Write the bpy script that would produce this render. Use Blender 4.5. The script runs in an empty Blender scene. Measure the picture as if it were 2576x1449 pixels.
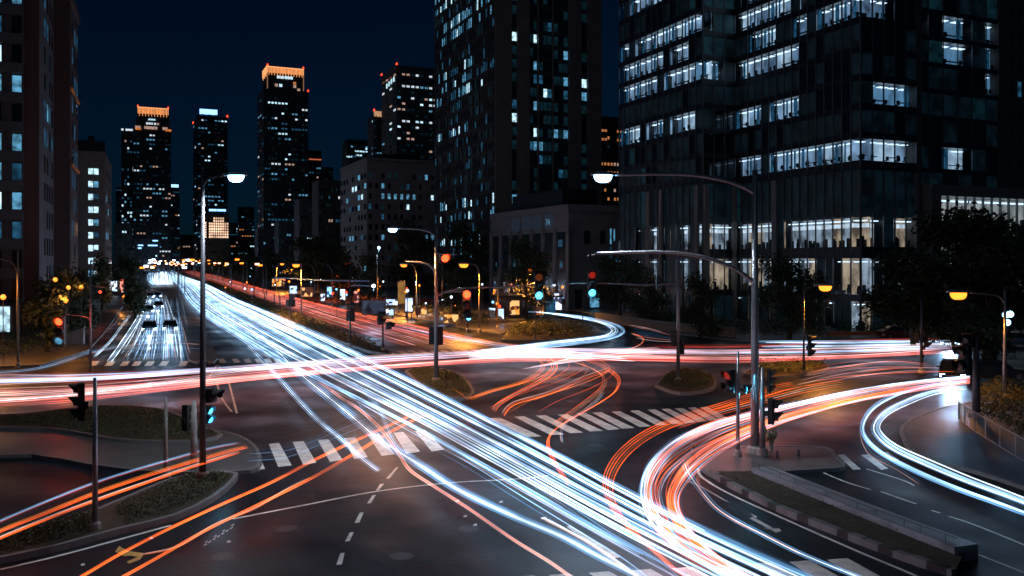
import bpy, bmesh, math, random
from mathutils import Vector, Matrix
C = bpy.context.scene.collection
SC = bpy.context.scene
R = math.radians
# ------------------------------------------------------------------ camera
FL, CX, HY, CH = 2200.0, 1288.0, 660.0, 8.3     # focal length in picture units, horizon, eye height (a footbridge)
cam = bpy.data.objects.new('camera', bpy.data.cameras.new('camera'))
C.objects.link(cam)
cam.location = (0, 0, CH); cam.rotation_euler = (R(90), 0, 0)
cam.data.sensor_width = 36; cam.data.lens = 36*FL/2576
cam.data.shift_y = -64.5/2576
cam.data.clip_end = 6000; cam.data.clip_start = 0.5
SC.camera = cam
# ------------------------------------------------------------------ night sky, moon, exposure
W = bpy.data.worlds.new('World'); SC.world = W; W.use_nodes = True
wn = W.node_tree.nodes; wl = W.node_tree.links
sky = wn.new('ShaderNodeTexSky'); sky.sky_type = 'NISHITA'; sky.sun_disc = False
sky.sun_elevation = R(48); sky.sun_rotation = R(205); sky.ozone_density = 4.0; sky.dust_density = 0.6
SKY_TINT = (0.07, 0.50, 1.0, 1)
tint = wn.new('ShaderNodeMixRGB'); tint.blend_type = 'MULTIPLY'; tint.inputs[0].default_value = 1
tint.inputs[2].default_value = SKY_TINT
wl.new(sky.outputs[0], tint.inputs[1]); wl.new(tint.outputs[0], wn['Background'].inputs[0])
wn['Background'].inputs[1].default_value = 0.0028
sun = bpy.data.lights.new('moon', 'SUN'); sun.energy = 0.055; sun.angle = R(0.5); sun.color = (0.82, 0.88, 1.0)
so = bpy.data.objects.new('moon', sun); C.objects.link(so); so.rotation_euler = (R(42), 0, R(-25))
SC.view_settings.view_transform = 'Standard'; SC.view_settings.look = 'None'
SC.view_settings.exposure = 0; SC.view_settings.gamma = 1
try:
    SC.cycles.use_light_tree = True
    SC.cycles.sample_clamp_indirect = 2.0
    SC.cycles.max_bounces = 5; SC.cycles.transparent_max_bounces = 64
except Exception: pass
random.seed(11)
# ------------------------------------------------------------------ picture <-> world
def G(px, py, z=0.0):
    d = FL*(CH-z)/(py-HY)
    return Vector(((px-CX)/FL*d, d, z))
def At(px, py, d):
    return Vector(((px-CX)/FL*d, d, CH+(HY-py)/FL*d))
def Xat(px, d): return (px-CX)/FL*d
def Zat(py, d): return CH+(HY-py)/FL*d
# ------------------------------------------------------------------ materials
def lin(r, g=None, b=None):
    f = lambda c: (c/255/12.92) if c/255 <= .04045 else ((c/255+.055)/1.055)**2.4
    return (f(r), f(g), f(b))
MATS = {}
def mat(name, col, rough=.6, metal=0, vary=0, scale=3.0, bump=0, rvary=0, spec=.5):
    if name in MATS: return MATS[name]
    m = bpy.data.materials.new(name); m.use_nodes = True; n = m.node_tree.nodes; l = m.node_tree.links
    p = n['Principled BSDF']; p.inputs['Base Color'].default_value = (*col, 1)
    p.inputs['Roughness'].default_value = rough; p.inputs['Metallic'].default_value = metal
    p.inputs['Specular IOR Level'].default_value = spec
    if vary or bump or rvary:
        tc = n.new('ShaderNodeNewGeometry')
        no = n.new('ShaderNodeTexNoise'); no.inputs['Scale'].default_value = scale; no.inputs['Detail'].default_value = 6
        no.inputs['Roughness'].default_value = .65
        l.new(tc.outputs['Position'], no.inputs['Vector'])
        if vary:
            r = n.new('ShaderNodeMapRange'); r.inputs[1].default_value = .3; r.inputs[2].default_value = .7
            r.inputs[3].default_value = 1-vary; r.inputs[4].default_value = 1+vary
            mx = n.new('ShaderNodeMixRGB'); mx.blend_type = 'MULTIPLY'; mx.inputs[0].default_value = 1
            mx.inputs[1].default_value = (*col, 1)
            l.new(no.outputs[0], r.inputs[0]); l.new(r.outputs[0], mx.inputs[2]); l.new(mx.outputs[0], p.inputs['Base Color'])
        if rvary:
            n2 = n.new('ShaderNodeTexNoise'); n2.inputs['Scale'].default_value = .18; n2.inputs['Detail'].default_value = 5
            l.new(tc.outputs['Position'], n2.inputs['Vector'])
            r2 = n.new('ShaderNodeMapRange'); r2.inputs[1].default_value = .35; r2.inputs[2].default_value = .65
            r2.inputs[3].default_value = rough-rvary; r2.inputs[4].default_value = rough+rvary
            l.new(n2.outputs[0], r2.inputs[0]); l.new(r2.outputs[0], p.inputs['Roughness'])
        if bump:
            b = n.new('ShaderNodeBump'); b.inputs['Strength'].default_value = bump; b.inputs['Distance'].default_value = .02
            n3 = n.new('ShaderNodeTexNoise'); n3.inputs['Scale'].default_value = scale*14; n3.inputs['Detail'].default_value = 3
            l.new(tc.outputs['Position'], n3.inputs['Vector'])
            l.new(n3.outputs[0], b.inputs['Height']); l.new(b.outputs[0], p.inputs['Normal'])
    MATS[name] = m; return m
def emit(name, col, strength, sample=True, vary=0, scale=(1, 1, 1), lo=.35, hi=.65):
    if name in MATS: return MATS[name]
    m = bpy.data.materials.new(name); m.use_nodes = True; n = m.node_tree.nodes; l = m.node_tree.links
    p = n['Principled BSDF']; p.inputs['Base Color'].default_value = (.02, .02, .02, 1)
    p.inputs['Roughness'].default_value = .5
    p.inputs['Emission Color'].default_value = (*col, 1); p.inputs['Emission Strength'].default_value = strength
    if vary:
        tc = n.new('ShaderNodeNewGeometry'); mp = n.new('ShaderNodeMapping'); mp.inputs['Scale'].default_value = scale
        no = n.new('ShaderNodeTexNoise'); no.inputs['Scale'].default_value = 1; no.inputs['Detail'].default_value = 2
        r = n.new('ShaderNodeMapRange'); r.inputs[1].default_value = lo; r.inputs[2].default_value = hi
        r.inputs[3].default_value = strength*(1-vary); r.inputs[4].default_value = strength*(1+vary*.5)
        l.new(tc.outputs['Position'], mp.inputs[0]); l.new(mp.outputs[0], no.inputs[0]); l.new(no.outputs[0], r.inputs[0])
        l.new(r.outputs[0], p.inputs['Emission Strength'])
    if not sample: m.cycles.emission_sampling = 'NONE'
    MATS[name] = m; return m
def glow(name, col, st):
    """light hanging in the air: adds to what is behind it, flickering a little along its length"""
    m = bpy.data.materials.new(name); m.use_nodes = True; n = m.node_tree.nodes; l = m.node_tree.links; n.remove(n['Principled BSDF'])
    t = n.new('ShaderNodeBsdfTransparent'); e = n.new('ShaderNodeEmission'); a = n.new('ShaderNodeAddShader')
    e.inputs[0].default_value = (*col, 1)
    g = n.new('ShaderNodeNewGeometry'); no = n.new('ShaderNodeTexNoise'); no.inputs['Scale'].default_value = .22; no.inputs['Detail'].default_value = 3
    r = n.new('ShaderNodeMapRange'); r.inputs[1].default_value = .36; r.inputs[2].default_value = .64; r.inputs[3].default_value = st*.4; r.inputs[4].default_value = st*1.6
    l.new(g.outputs['Position'], no.inputs['Vector']); l.new(no.outputs[0], r.inputs[0]); l.new(r.outputs[0], e.inputs[1])
    l.new(t.outputs[0], a.inputs[0]); l.new(e.outputs[0], a.inputs[1]); l.new(a.outputs[0], n['Material Output'].inputs[0]); return m
# ------------------------------------------------------------------ mesh builder
class MB:
    def __init__(s): s.v = []; s.f = []; s.m = []; s.k = 0
    def mat(s, k): s.k = k; return s
    def face(s, pts):
        b = len(s.v); s.v += [tuple(p) for p in pts]; s.f.append(tuple(range(b, b+len(pts)))); s.m.append(s.k)
    def hexa(s, a, b):               # a: 4 bottom points, b: 4 top points (counter-clockwise from above)
        n = len(s.v); s.v += [tuple(p) for p in list(a)+list(b)]
        for q in ((3, 2, 1, 0), (4, 5, 6, 7), (0, 1, 5, 4), (1, 2, 6, 5), (2, 3, 7, 6), (3, 0, 4, 7)):
            s.f.append(tuple(n+i for i in q)); s.m.append(s.k)
    def box(s, x0, x1, y0, y1, z0, z1):
        s.hexa([(x0, y0, z0), (x1, y0, z0), (x1, y1, z0), (x0, y1, z0)], [(x0, y0, z1), (x1, y0, z1), (x1, y1, z1), (x0, y1, z1)])
    def prism(s, poly, z0, z1):      # poly counter-clockwise from above
        n = len(s.v); k = len(poly)
        s.v += [(p[0], p[1], z0) for p in poly]+[(p[0], p[1], z1) for p in poly]
        s.f.append(tuple(range(n+k-1, n-1, -1))); s.m.append(s.k); s.f.append(tuple(range(n+k, n+2*k))); s.m.append(s.k)
        for i in range(k):
            j = (i+1) % k; s.f.append((n+i, n+j, n+k+j, n+k+i)); s.m.append(s.k)
    def tube(s, pts, rad, sides=6, caps=True):
        pts = [Vector(p) for p in pts]; N = len(pts)
        rad = rad if isinstance(rad, (list, tuple)) else [rad]*N
        n = len(s.v); up0 = Vector((0, 0, 1))
        for i, p in enumerate(pts):
            t = (pts[min(i+1, N-1)]-pts[max(i-1, 0)])
            t = t.normalized() if t.length > 1e-9 else Vector((0, 0, 1))
            a = t.cross(up0)
            if a.length < 1e-3: a = t.cross(Vector((0, 1, 0)))
            a.normalize(); b = a.cross(t)
            for k in range(sides):
                w = 2*math.pi*k/sides
                s.v.append(tuple(p+(a*math.cos(w)+b*math.sin(w))*rad[i]))
        for i in range(N-1):
            for k in range(sides):
                k2 = (k+1) % sides
                s.f.append((n+i*sides+k, n+i*sides+k2, n+(i+1)*sides+k2, n+(i+1)*sides+k)); s.m.append(s.k)
        if caps:
            s.f.append(tuple(n+k for k in range(sides-1, -1, -1))); s.m.append(s.k)
            s.f.append(tuple(n+(N-1)*sides+k for k in range(sides))); s.m.append(s.k)
    def build(s, name, mats, parent=None, world=True, smooth=False, kind=None, label=None):
        off = Vector((0, 0, 0))
        if parent is not None and world:
            r = parent
            while r.parent: r = r.parent
            off = r.location
        me = bpy.data.meshes.new(name)
        me.from_pydata([(v[0]-off[0], v[1]-off[1], v[2]-off[2]) for v in s.v], [], s.f)
        for m in (mats if isinstance(mats, (list, tuple)) else [mats]): me.materials.append(m)
        me.polygons.foreach_set('material_index', s.m)
        if smooth: me.polygons.foreach_set('use_smooth', [True]*len(s.f))
        me.update()
        o = bpy.data.objects.new(name, me); C.objects.link(o)
        if parent is not None: o.parent = parent
        if kind: o['kind'] = kind
        if label: o['label'] = label
        return o
def thing(name, label, cat, loc=(0, 0, 0), rotz=0, group=None):
    o = bpy.data.objects.new(name, None); C.objects.link(o); o.empty_display_size = .2
    o.location = loc; o.rotation_euler = (0, 0, rotz); o['label'] = label; o['category'] = cat
    if group: o['group'] = group
    return o
def tag(o, label, cat, group=None):
    o['label'] = label; o['category'] = cat
    if group: o['group'] = group
    return o
def copy_tree(src, parent=None):
    c = src.copy(); C.objects.link(c)
    if parent is not None: c.parent = parent
    for ch in [o for o in src.children]: copy_tree(ch, c)
    return c
def dup(src, loc, rotz, label, group=None, scale=1):
    c = copy_tree(src); c.location = loc; c.rotation_euler = (0, 0, rotz); c['label'] = label; c.scale = (scale,)*3
    if group: c['group'] = group
    elif 'group' in c: del c['group']
    return c
def spline(pts, per=8):
    P = [Vector(p) for p in pts]; out = []
    for i in range(len(P)-1):
        p0 = P[max(i-1, 0)]; p1 = P[i]; p2 = P[i+1]; p3 = P[min(i+2, len(P)-1)]
        for k in range(per):
            t = k/per
            out.append(.5*((2*p1)+(p2-p0)*t+(2*p0-5*p1+4*p2-p3)*t*t+(3*p1-p0-3*p2+p3)*t**3))
    out.append(P[-1]); return out
# ------------------------------------------------------------------ ground, roads, islands, markings
M_asph = mat('wet_asphalt', (.0105, .0130, .0195), .44, vary=.55, scale=.55, bump=.5, rvary=.16, spec=.25)
M_ground = mat('city_ground', (.045, .044, .043), .8, vary=.3, scale=.2)
M_pave = mat('paving', (.10, .095, .095), .45, vary=.25, scale=.9, bump=.2, rvary=.12)
M_kerb = mat('kerb_stone', (.17, .165, .165), .6, vary=.25, scale=2.0)
M_soil = mat('soil', (.045, .034, .022), .95, vary=.4, scale=2)
M_paint = mat('road_paint', (.80, .77, .71), .55, vary=.30, scale=1.6)
M_black = mat('black_paint', (.02, .02, .022), .5)
def struct(name, mb, m, **k):
    o = mb.build(name, m, **k); o['kind'] = 'structure'; return o
def ring(pxpts, per=0):
    q = [Vector((p[0], p[1], 0)) for p in pxpts]
    if per: q = spline(q+[q[0]], per)[:-1]
    return [G(p.x, p.y) for p in q]
def ccw(poly):
    a = sum(poly[i][0]*poly[(i+1) % len(poly)][1]-poly[(i+1) % len(poly)][0]*poly[i][1] for i in range(len(poly)))
    return poly if a > 0 else poly[::-1]
def inset(poly, w):
    n = len(poly); out = []
    for i in range(n):
        a, b, c = Vector(poly[i-1][:2]), Vector(poly[i][:2]), Vector(poly[(i+1) % n][:2])
        d1 = (b-a).normalized(); d2 = (c-b).normalized()
        nn = Vector((-d1.y-d2.y, d1.x+d2.x))
        nn = nn.normalized() if nn.length > 1e-6 else Vector((-d1.y, d1.x))
        k = max(.5, nn.dot(Vector((-d1.y, d1.x))))
        p = b+nn*(w/k); out.append(Vector((p.x, p.y, 0)))
    return out
mb = MB(); mb.face([(-3500, -60, -.02), (3500, -60, -.02), (3500, 5000, -.02), (-3500, 5000, -.02)])
struct('ground', mb, M_ground)
mb = MB()
mb.face([(-160, -40, 0), (160, -40, 0), (160, 135, 0), (-160, 135, 0)])
struct('road', mb, M_asph)
mb = MB()
mb.face([Vector((-72, 135, .0)), Vector((32, 135, 0)), G(640, 722), G(470, 667), G(352, 667), G(300, 720)])
struct('avenue', mb, M_asph)
def island(name, px, top, kerb=.16, h=.15, per=3, topz=None):
    o = ccw(ring(px, per)); i = inset(o, kerb)
    mb = MB(); n = len(o)
    zb, zt = -.01, h
    for k in range(n):
        j = (k+1) % n
        mb.face([(o[k].x, o[k].y, zb), (o[j].x, o[j].y, zb), (o[j].x, o[j].y, zt), (o[k].x, o[k].y, zt)])
        mb.face([(o[k].x, o[k].y, zt), (o[j].x, o[j].y, zt), (i[j].x, i[j].y, zt), (i[k].x, i[k].y, zt)])
        mb.face([(i[k].x, i[k].y, zt), (i[j].x, i[j].y, zt), (i[j].x, i[j].y, zb), (i[k].x, i[k].y, zb)])
    struct('kerb', mb, M_kerb)
    mb = MB(); mb.face([(p.x, p.y, h-.02 if topz is None else topz) for p in i]); struct(name, mb, top)
    return i
# right island with the two posts
island('traffic_island', [(1758, 1180), (1770, 1156), (1800, 1139), (1860, 1131), (1990, 1129), (2085, 1134), (2106, 1156), (2128, 1182), (2060, 1189), (1955, 1196), (1880, 1204), (1800, 1206)], M_pave)
# far right pavement behind the railing, and the low paved triangle
island('pavement', [(2380, 1026), (2316, 1049), (2266, 1078), (2268, 1105), (2290, 1138), (2350, 1168), (2450, 1192), (2620, 1250), (2800, 1330), (3000, 1330), (2900, 1000), (2600, 1000)], mat('wet_paving', (.07, .075, .11), .55, vary=.25, scale=1.2, bump=.3, rvary=.1), per=2)
# left corner
island('pavement', [(-200, 1062), (60, 1047), (250, 1024), (420, 1035), (520, 1083), (590, 1097), (636, 1121), (657, 1152), (650, 1186), (590, 1194), (400, 1196), (220, 1176), (80, 1152), (-200, 1148)], M_pave, per=2)
island('planting_bed', [(-200, 1063), (60, 1051), (250, 1030), (410, 1040), (508, 1085), (560, 1104), (500, 1122), (333, 1122), (233, 1109), (107, 1089), (-200, 1083)], M_soil, h=.27, per=2)
island('planting_bed', [(-200, 1470), (0, 1421), (130, 1393), (300, 1346), (440, 1311), (540, 1262), (596, 1212), (585, 1199), (500, 1200), (400, 1225), (250, 1290), (100, 1335), (-200, 1380)], M_soil, h=.2, per=2)
# small islands round the tall poles
island('planting_bed', [(1018, 938), (1080, 929), (1150, 944), (1186, 975), (1190, 1000), (1150, 1010), (1070, 985)], M_soil, h=.2)
island('planting_bed', [(1648, 975), (1680, 942), (1715, 931), (1765, 938), (1800, 957), (1790, 985), (1710, 995)], M_soil, h=.2)
island('planting_bed', [(1870, 944), (1925, 916), (1990, 910), (2055, 912), (2088, 929), (2045, 943), (1930, 955)], M_soil, h=.2)
# median between the white and the red carriageways, narrow median left of it
island('median', [(520, 703), (640, 752), (800, 816), (985, 889), (930, 890), (790, 836), (640, 774), (510, 715)], M_soil, h=.25, per=2)
island('median', [(441, 742), (462, 744), (500, 800), (548, 905), (515, 911), (474, 908), (456, 820), (446, 775)], M_pave, h=.15, per=2)
# pavements: left of the queue, right of the red lanes, beyond the junction
island('pavement', [(336, 722), (318, 760), (262, 840), (222, 884), (100, 922), (-250, 938), (-350, 800), (100, 735), (250, 705), (325, 690)], M_pave, per=1)
island('pavement', [(640, 722), (740, 751), (840, 765), (973, 788), (1140, 822), (1262, 842), (1300, 826), (1270, 790), (1250, 768), (1000, 735), (800, 715), (660, 704)], M_pave, per=1)
island('traffic_island', [(1262, 858), (1290, 822), (1340, 808), (1440, 812), (1510, 832), (1490, 849), (1400, 858)], M_pave, per=2)
island('pavement', [(1530, 800), (1610, 826), (1730, 845), (1890, 862), (2110, 860), (2350, 854), (2900, 850), (2900, 760), (2200, 752), (1300, 745), (1330, 768), (1420, 776)], M_pave, per=1)
# long concrete divider with its planted strip and striped kerb
# road paint -------------------------------------------------------------
def paint(name, quads, m=M_paint, z=.006):
    mb = MB()
    for q in quads: mb.face([(p.x, p.y, z) for p in ccw([G(*a) for a in q])])
    return struct(name, mb, m)
def lerp(a, b, t): return (a[0]+(b[0]-a[0])*t, a[1]+(b[1]-a[1])*t)
zl = [((676, 1117), (702, 1114), (734, 1171), (700, 1175)), ((736, 1112), (764, 1110), (796, 1164), (763, 1170)), ((799, 1107), (826, 1105), (862, 1157), (830, 1162)),
      ((865, 1103), (893, 1100), (925, 1150), (891, 1155)), ((925, 1094), (952, 1091), (993, 1143), (960, 1147)), ((990, 1089), (1015, 1087), (1057, 1136), (1022, 1142)), ((1044, 1085), (1068, 1081), (1118, 1131), (1086, 1136)), ((618, 1124), (640, 1121), (667, 1180), (636, 1184))]
paint('zebra_crossing', zl)
zr = []
for k, x in enumerate([1230, 1293, 1347, 1402, 1450, 1490, 1538, 1585, 1628, 1664, 1697, 1730, 1760]):
    y0 = 1052-(x-1230)*.052; y1 = y0+46-(x-1293)*.030
    w0 = 27-(x-1230)*.018; dx = 98-(x-1293)*.085
    zr.append(((x, y0), (x+w0, y0-1.5), (x+w0+dx+2, y1-2), (x+dx-6, y1)))
paint('zebra_crossing', zr)
zq = []
for x in [222, 262, 300, 330, 362, 398, 447]:
    zq.append(((x+10, 909), (x+28, 908.5), (x+20, 920), (x, 921)))
for x in [548, 583, 612, 640, 664, 688]:
    zq.append(((x, 903), (x+14, 902), (x+22, 912), (x+6, 913)))
for x in [962, 996, 1024, 1050, 1078, 1104, 1130, 1156, 1182, 1208]:
    zq.append(((x, 884-(x-962)*.02), (x+15, 883.3-(x-962)*.02), (x+38, 892-(x-962)*.02), (x+20, 893-(x-962)*.02)))
paint('zebra_crossing', zq)
zb = []
for x in [1290, 1380, 1480, 1585, 1690, 1788, 1890, 1985, 2080]:
    y = 1452-(x-1290)*.055
    zb.append(((x, y), (x+52, y-4), (x+150, y+50), (x+85, y+56)))
paint('zebra_crossing', zb)
paint('zebra_crossing', [((2107, 1145), (2123, 1143), (2166, 1181), (2146, 1182)), ((2166, 1145), (2184, 1143), (2235, 1179), (2217, 1182)), ((2215, 1139), (2232, 1137), (2262, 1158), (2244, 1160))])
dash = [((995, 1178), (1003, 1174), (988, 1193), (979, 1196)), ((982, 1191), (991, 1190), (980, 1204), (971, 1205)), ((956, 1218), (966, 1217), (954, 1233), (945, 1235)),
        ((937, 1246), (946, 1245), (933, 1266), (923, 1267)), ((905, 1290), (915, 1289), (904, 1315), (892, 1316)), ((880, 1340), (890, 1339), (880, 1361), (868, 1363)), ((856, 1392), (867, 1391), (860, 1420), (846, 1422))]
paint('lane_marking', dash)
def line(name, pts, w, z=.006, per=6, m=M_paint):
    q = [G(p.x, p.y) for p in spline([(a, b, 0) for a, b in pts], per)]
    mb = MB()
    for a, b in zip(q, q[1:]):
        t = (b-a).normalized(); s = Vector((-t.y, t.x, 0))*w/2
        mb.face([(a-s)+Vector((0, 0, z)), (b-s)+Vector((0, 0, z)), (b+s)+Vector((0, 0, z)), (a+s)+Vector((0, 0, z))][::1])
    return struct(name, mb, m)
line('stop_line', [(585, 1306), (760, 1272), (950, 1236), (1130, 1215), (1288, 1206), (1380, 1197)], .13)
line('edge_line', [(0, 1433), (150, 1398), (320, 1352), (430, 1322)], .14)
line('edge_line', [(1758, 1178), (1765, 1200), (1830, 1240), (1960, 1300), (2150, 1384), (2260, 1430), (2330, 1460)], .12)
line('edge_line', [(1957, 1193), (2200, 1290), (2453, 1392), (2600, 1450)], .1)
line('lane_marking', [(2040, 1160+15), (2120, 1210), (2190, 1232)], .10)
line('lane_marking', [(2216, 1237), (2305, 1268)], .12)
line('lane_marking', [(2343, 1284), (2365, 1291)], .12)
line('lane_marking', [(2386, 1299), (2450, 1320), (2576, 1371), (2640, 1400)], .10)
line('edge_line', [(2180, 1180), (2270, 1208), (2300, 1222)], .08)
for a in ([(518, 965), (545, 920), (556, 930)], [(575, 960), (596, 1040)], [(545, 965), (560, 1005), (583, 1036)]): line('edge_line', a, .12)
# worn white lettering and arrows on the carriageway
txt = []
for k in range(7):
    x, y = 512+k*11, 1372-k*7
    txt += [((x, y), (x+7, y-5), (x+9, y-3), (x+2, y+2))]
    if k % 2 == 0: txt += [((x+3, y-8), (x+10, y-12), (x+12, y-10), (x+5, y-6))]
paint('road_lettering', txt)
paint('road_arrow', [((1888, 1292), (1905, 1300), (1900, 1304)), ((1893, 1300), (1960, 1337), (1952, 1340), (1886, 1305)), ((1916, 1328), (1960, 1330), (1966, 1337))])
paint('road_arrow', [((1000+640-280, 1302), (1374, 1301), (1376, 1306), (1362, 1307)), ((1345+80, 1325), (1435, 1322), (1560, 1402), (1540, 1406))])
M_opaint = mat('orange_lit_paint', (.80, .46, .12), .5, vary=.2, scale=2)  # white arrow paint with the orange trail light put into its colour
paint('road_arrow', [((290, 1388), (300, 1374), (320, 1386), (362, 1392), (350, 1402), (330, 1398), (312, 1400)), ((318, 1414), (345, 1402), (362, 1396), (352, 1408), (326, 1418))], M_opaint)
for x, y in ((208, 1420), (1170, 1298), (1195, 1320), (575, 1362), (380, 1353), (1260, 1262), (1150, 1260)):
    paint('paint_fleck', [((x-5, y), (x+4, y-3), (x+6, y+2), (x-3, y+4))])

M_iron = mat('cast_iron', (.03, .03, .032), .38, .5, bump=.4, scale=6)
M_patch = mat('asphalt_patch', (.0115, .011, .012), .5, vary=.4, scale=1.2, bump=.3, spec=.3)
M_seam = mat('tar_seam', (.005, .005, .006), .3)
def disc(name, px, py, r, m, z=.005):
    c = G(px, py); mb = MB(); mb.face([(c.x+r*math.cos(2*math.pi*k/20), c.y+r*math.sin(2*math.pi*k/20), z) for k in range(20)]); return struct(name, mb, m)
for x, y in ((1180, 1330), (720, 1330), (1010, 1400), (1500, 1120), (690, 1010), (1440, 1010), (2010, 1260), (2330, 1340), (560, 1400)): disc('manhole_cover', x, y, .34, M_iron)
for q in (((1480, 1140), (1560, 1132), (1580, 1170), (1490, 1180)), ((2060, 1230), (2160, 1275), (2120, 1300), (2010, 1250)), ((700, 1250), (790, 1238), (800, 1270), (700, 1285))):
    mb = MB(); mb.face([(p.x, p.y, .004) for p in ccw([G(*a) for a in q])]); struct('asphalt_patch', mb, M_patch)
r0 = random.Random(4)
for k in range(16):
    x, y = r0.uniform(600, 2300), r0.uniform(1000, 1430); a = r0.uniform(-.6, .6); pts = [(x, y)]
    for i in range(6): x += 38*math.cos(a); y += 14*math.sin(a)+r0.uniform(-3, 3); a += r0.uniform(-.3, .3); pts.append((x, y))
    line('tar_seam', pts, r0.uniform(.02, .05), .0045, 4, M_seam)
# ------------------------------------------------------------------ buildings
M_glass = mat('dark_glass', (.012, .016, .02), .08, spec=.8)
M_glassb = mat('dim_glass', (.02, .03, .036), .15, spec=.7)
M_win = {
 'f': emit('window_unlit_office', (.12, .40, .62), .011, False, .7, (.5, .5, .5)),  # unlit office panes, faint glow added to lift the dark facade
 'd': M_glass, 'e': M_glassb,
 'b0': emit('window_faint_blue', (.05, .26, .38), .045, False, .6, (.7, .7, .9)),
 'b1': emit('window_dim_blue', (.07, .38, .72), .17, False, .7, (.9, .9, 1.1)),
 'b2': emit('window_blue', (.18, .58, .92), .5, False, .7, (1.1, 1.1, 1.3)),
 'b3': emit('window_bright_blue', (.55, .85, 1.0), 1.25, False, .6, (1.1, 1.1, 1.3)),
 'w': emit('window_white', (.75, .88, 1.0), .9, False, .4),
 'p': emit('window_pink', (1.0, .62, .50), .45, False, .4),
 'o': emit('window_orange', (1.0, .36, .12), .5, False, .4),
 'wm': emit('window_warm', (1.0, .74, .48), .7, False, .6, (.8, .8, .8)),
}
def wall_mat(name, col, vary=.18, scale=.35, rough=.8): return mat(name, col, rough, vary=vary, scale=scale, bump=.15)
class Facade:
    """a vertical plane from p0 to p1 (left to right as seen from outside)"""
    def __init__(s, p0, p1):
        s.p0 = Vector((p0[0], p0[1], 0)); s.p1 = Vector((p1[0], p1[1], 0)); s.L = (s.p1-s.p0).length
        s.u = (s.p1-s.p0)/s.L; s.n = Vector((s.u.y, -s.u.x, 0))
    def P(s, u, z, o=0): q = s.p0+s.u*u+s.n*o; return (q.x, q.y, z)
    def quad(s, mb, u0, u1, z0, z1, o=0): mb.face([s.P(u0, z0, o), s.P(u1, z0, o), s.P(u1, z1, o), s.P(u0, z1, o)])
    def box(s, mb, u0, u1, z0, z1, o0, o1):
        mb.hexa([s.P(u0, z0, o1), s.P(u1, z0, o1), s.P(u1, z0, o0), s.P(u0, z0, o0)], [s.P(u0, z1, o1), s.P(u1, z1, o1), s.P(u1, z1, o0), s.P(u0, z1, o0)])
class Bld:
    def __init__(s, name, label, cat, loc, group=None):
        s.root = thing(name, label, cat, loc, group=group); s.wins = []
    def part(s, name, mb, m, **k): return mb.build(name, m, s.root, **k)
    def win(s, fac, u0, u1, z0, z1, key, o=.05, depth=.0):
        mb = MB(); fac.quad(mb, u0, u1, z0, z1, o)
        lit = key not in ('d', 'e', 'f'); s.wins.append(((u1-u0)*(z1-z0)*(4 if lit else 1)*(1 if z0 < s.vis else .01), mb, [M_win[key]]))
    vis = 1e9
    def grid(s, fac, us, zs, wu, hz, fn, o=.05):
        for iz, z in enumerate(zs):
            for iu, u in enumerate(us):
                k = fn(iu, iz)
                if k: s.win(fac, u-wu/2, u+wu/2, z, z+hz, k, o)
    def finish(s):
        s.wins.sort(key=lambda w: -w[0])
        for a, mb, m in s.wins[:100]: mb.build('window', m, s.root)
        rest = s.wins[100:]
        if rest:
            big = MB(); mats = []
            for a, mb, ms in rest:
                ix = []
                for m in ms:
                    if m not in mats: mats.append(m)
                    ix.append(mats.index(m))
                n = len(big.v); big.v += mb.v; big.f += [tuple(i+n for i in f) for f in mb.f]; big.m += [ix[k] for k in mb.m]
            big.build('window', mats, s.root, kind='stuff')
def rs(seed): return random.Random(seed)
AV = Vector((-.447, 1, 0)).normalized()       # direction of the right-hand facades away from the camera
NX = Vector((1, .447, 0)).normalized()        # along their fronts
def far_from(p, n): return p+n

# ---- big glass office on the right: stepped plan, lit floors with rooms behind the glass
def pt(px, d): return Vector((Xat(px, d), d, 0))
A = pt(2165, 105.0); B = A+AV*23.6; Bx = B-NX*5.6; D = Bx+AV*22.8; E = A+NX*9.2
off = Bld('office_building', 'huge dark glass office block on the right with rows of bright white lit floors', 'office building', A)
M_dkwall = wall_mat('dark_cladding', (.018, .021, .027), rough=.35)
M_mull = mat('mullion', (.12, .14, .16), .45, .3)
M_stone = wall_mat('grey_stone', (.20, .19, .185))
M_room = emit('office_room', (.42, .68, 1.0), .46, False, .75, (.55, .55, .35), .3, .7)
M_roomb = emit('office_room_blue', (.22, .52, .85), .42, False, .6, (.6, .6, .4), .3, .7)
M_room2 = emit('office_room_dim', (.32, .58, .95), .24, False, .8, (.7, .7, .5), .3, .7); M_room3 = emit('office_room_bright', (.56, .79, 1.0), .66, False, .6, (.6, .6, .5), .3, .7)
M_ceil = emit('office_ceiling_light', (.7, .87, 1.0), 1.6, False)
M_chair = mat('office_chair_black', (.008, .009, .012), .6)
M_slabin = emit('office_ceiling', (.6, .8, 1.0), .25, False)
M_pane = bpy.data.materials.new('clear_pane'); M_pane.use_nodes = True
_n = M_pane.node_tree.nodes; _l = M_pane.node_tree.links; _n.remove(_n['Principled BSDF'])
_t = _n.new('ShaderNodeBsdfTransparent'); _g = _n.new('ShaderNodeBsdfGlossy'); _x = _n.new('ShaderNodeMixShader')
_t.inputs[0].default_value = (.85, .93, 1, 1); _g.inputs['Roughness'].default_value = .05; _x.inputs[0].default_value = .06
_l.new(_t.outputs[0], _x.inputs[1]); _l.new(_g.outputs[0], _x.inputs[2]); _l.new(_x.outputs[0], _n['Material Output'].inputs[0])
FH, Z0, WH = 3.46, 20.6, 2.62
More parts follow.
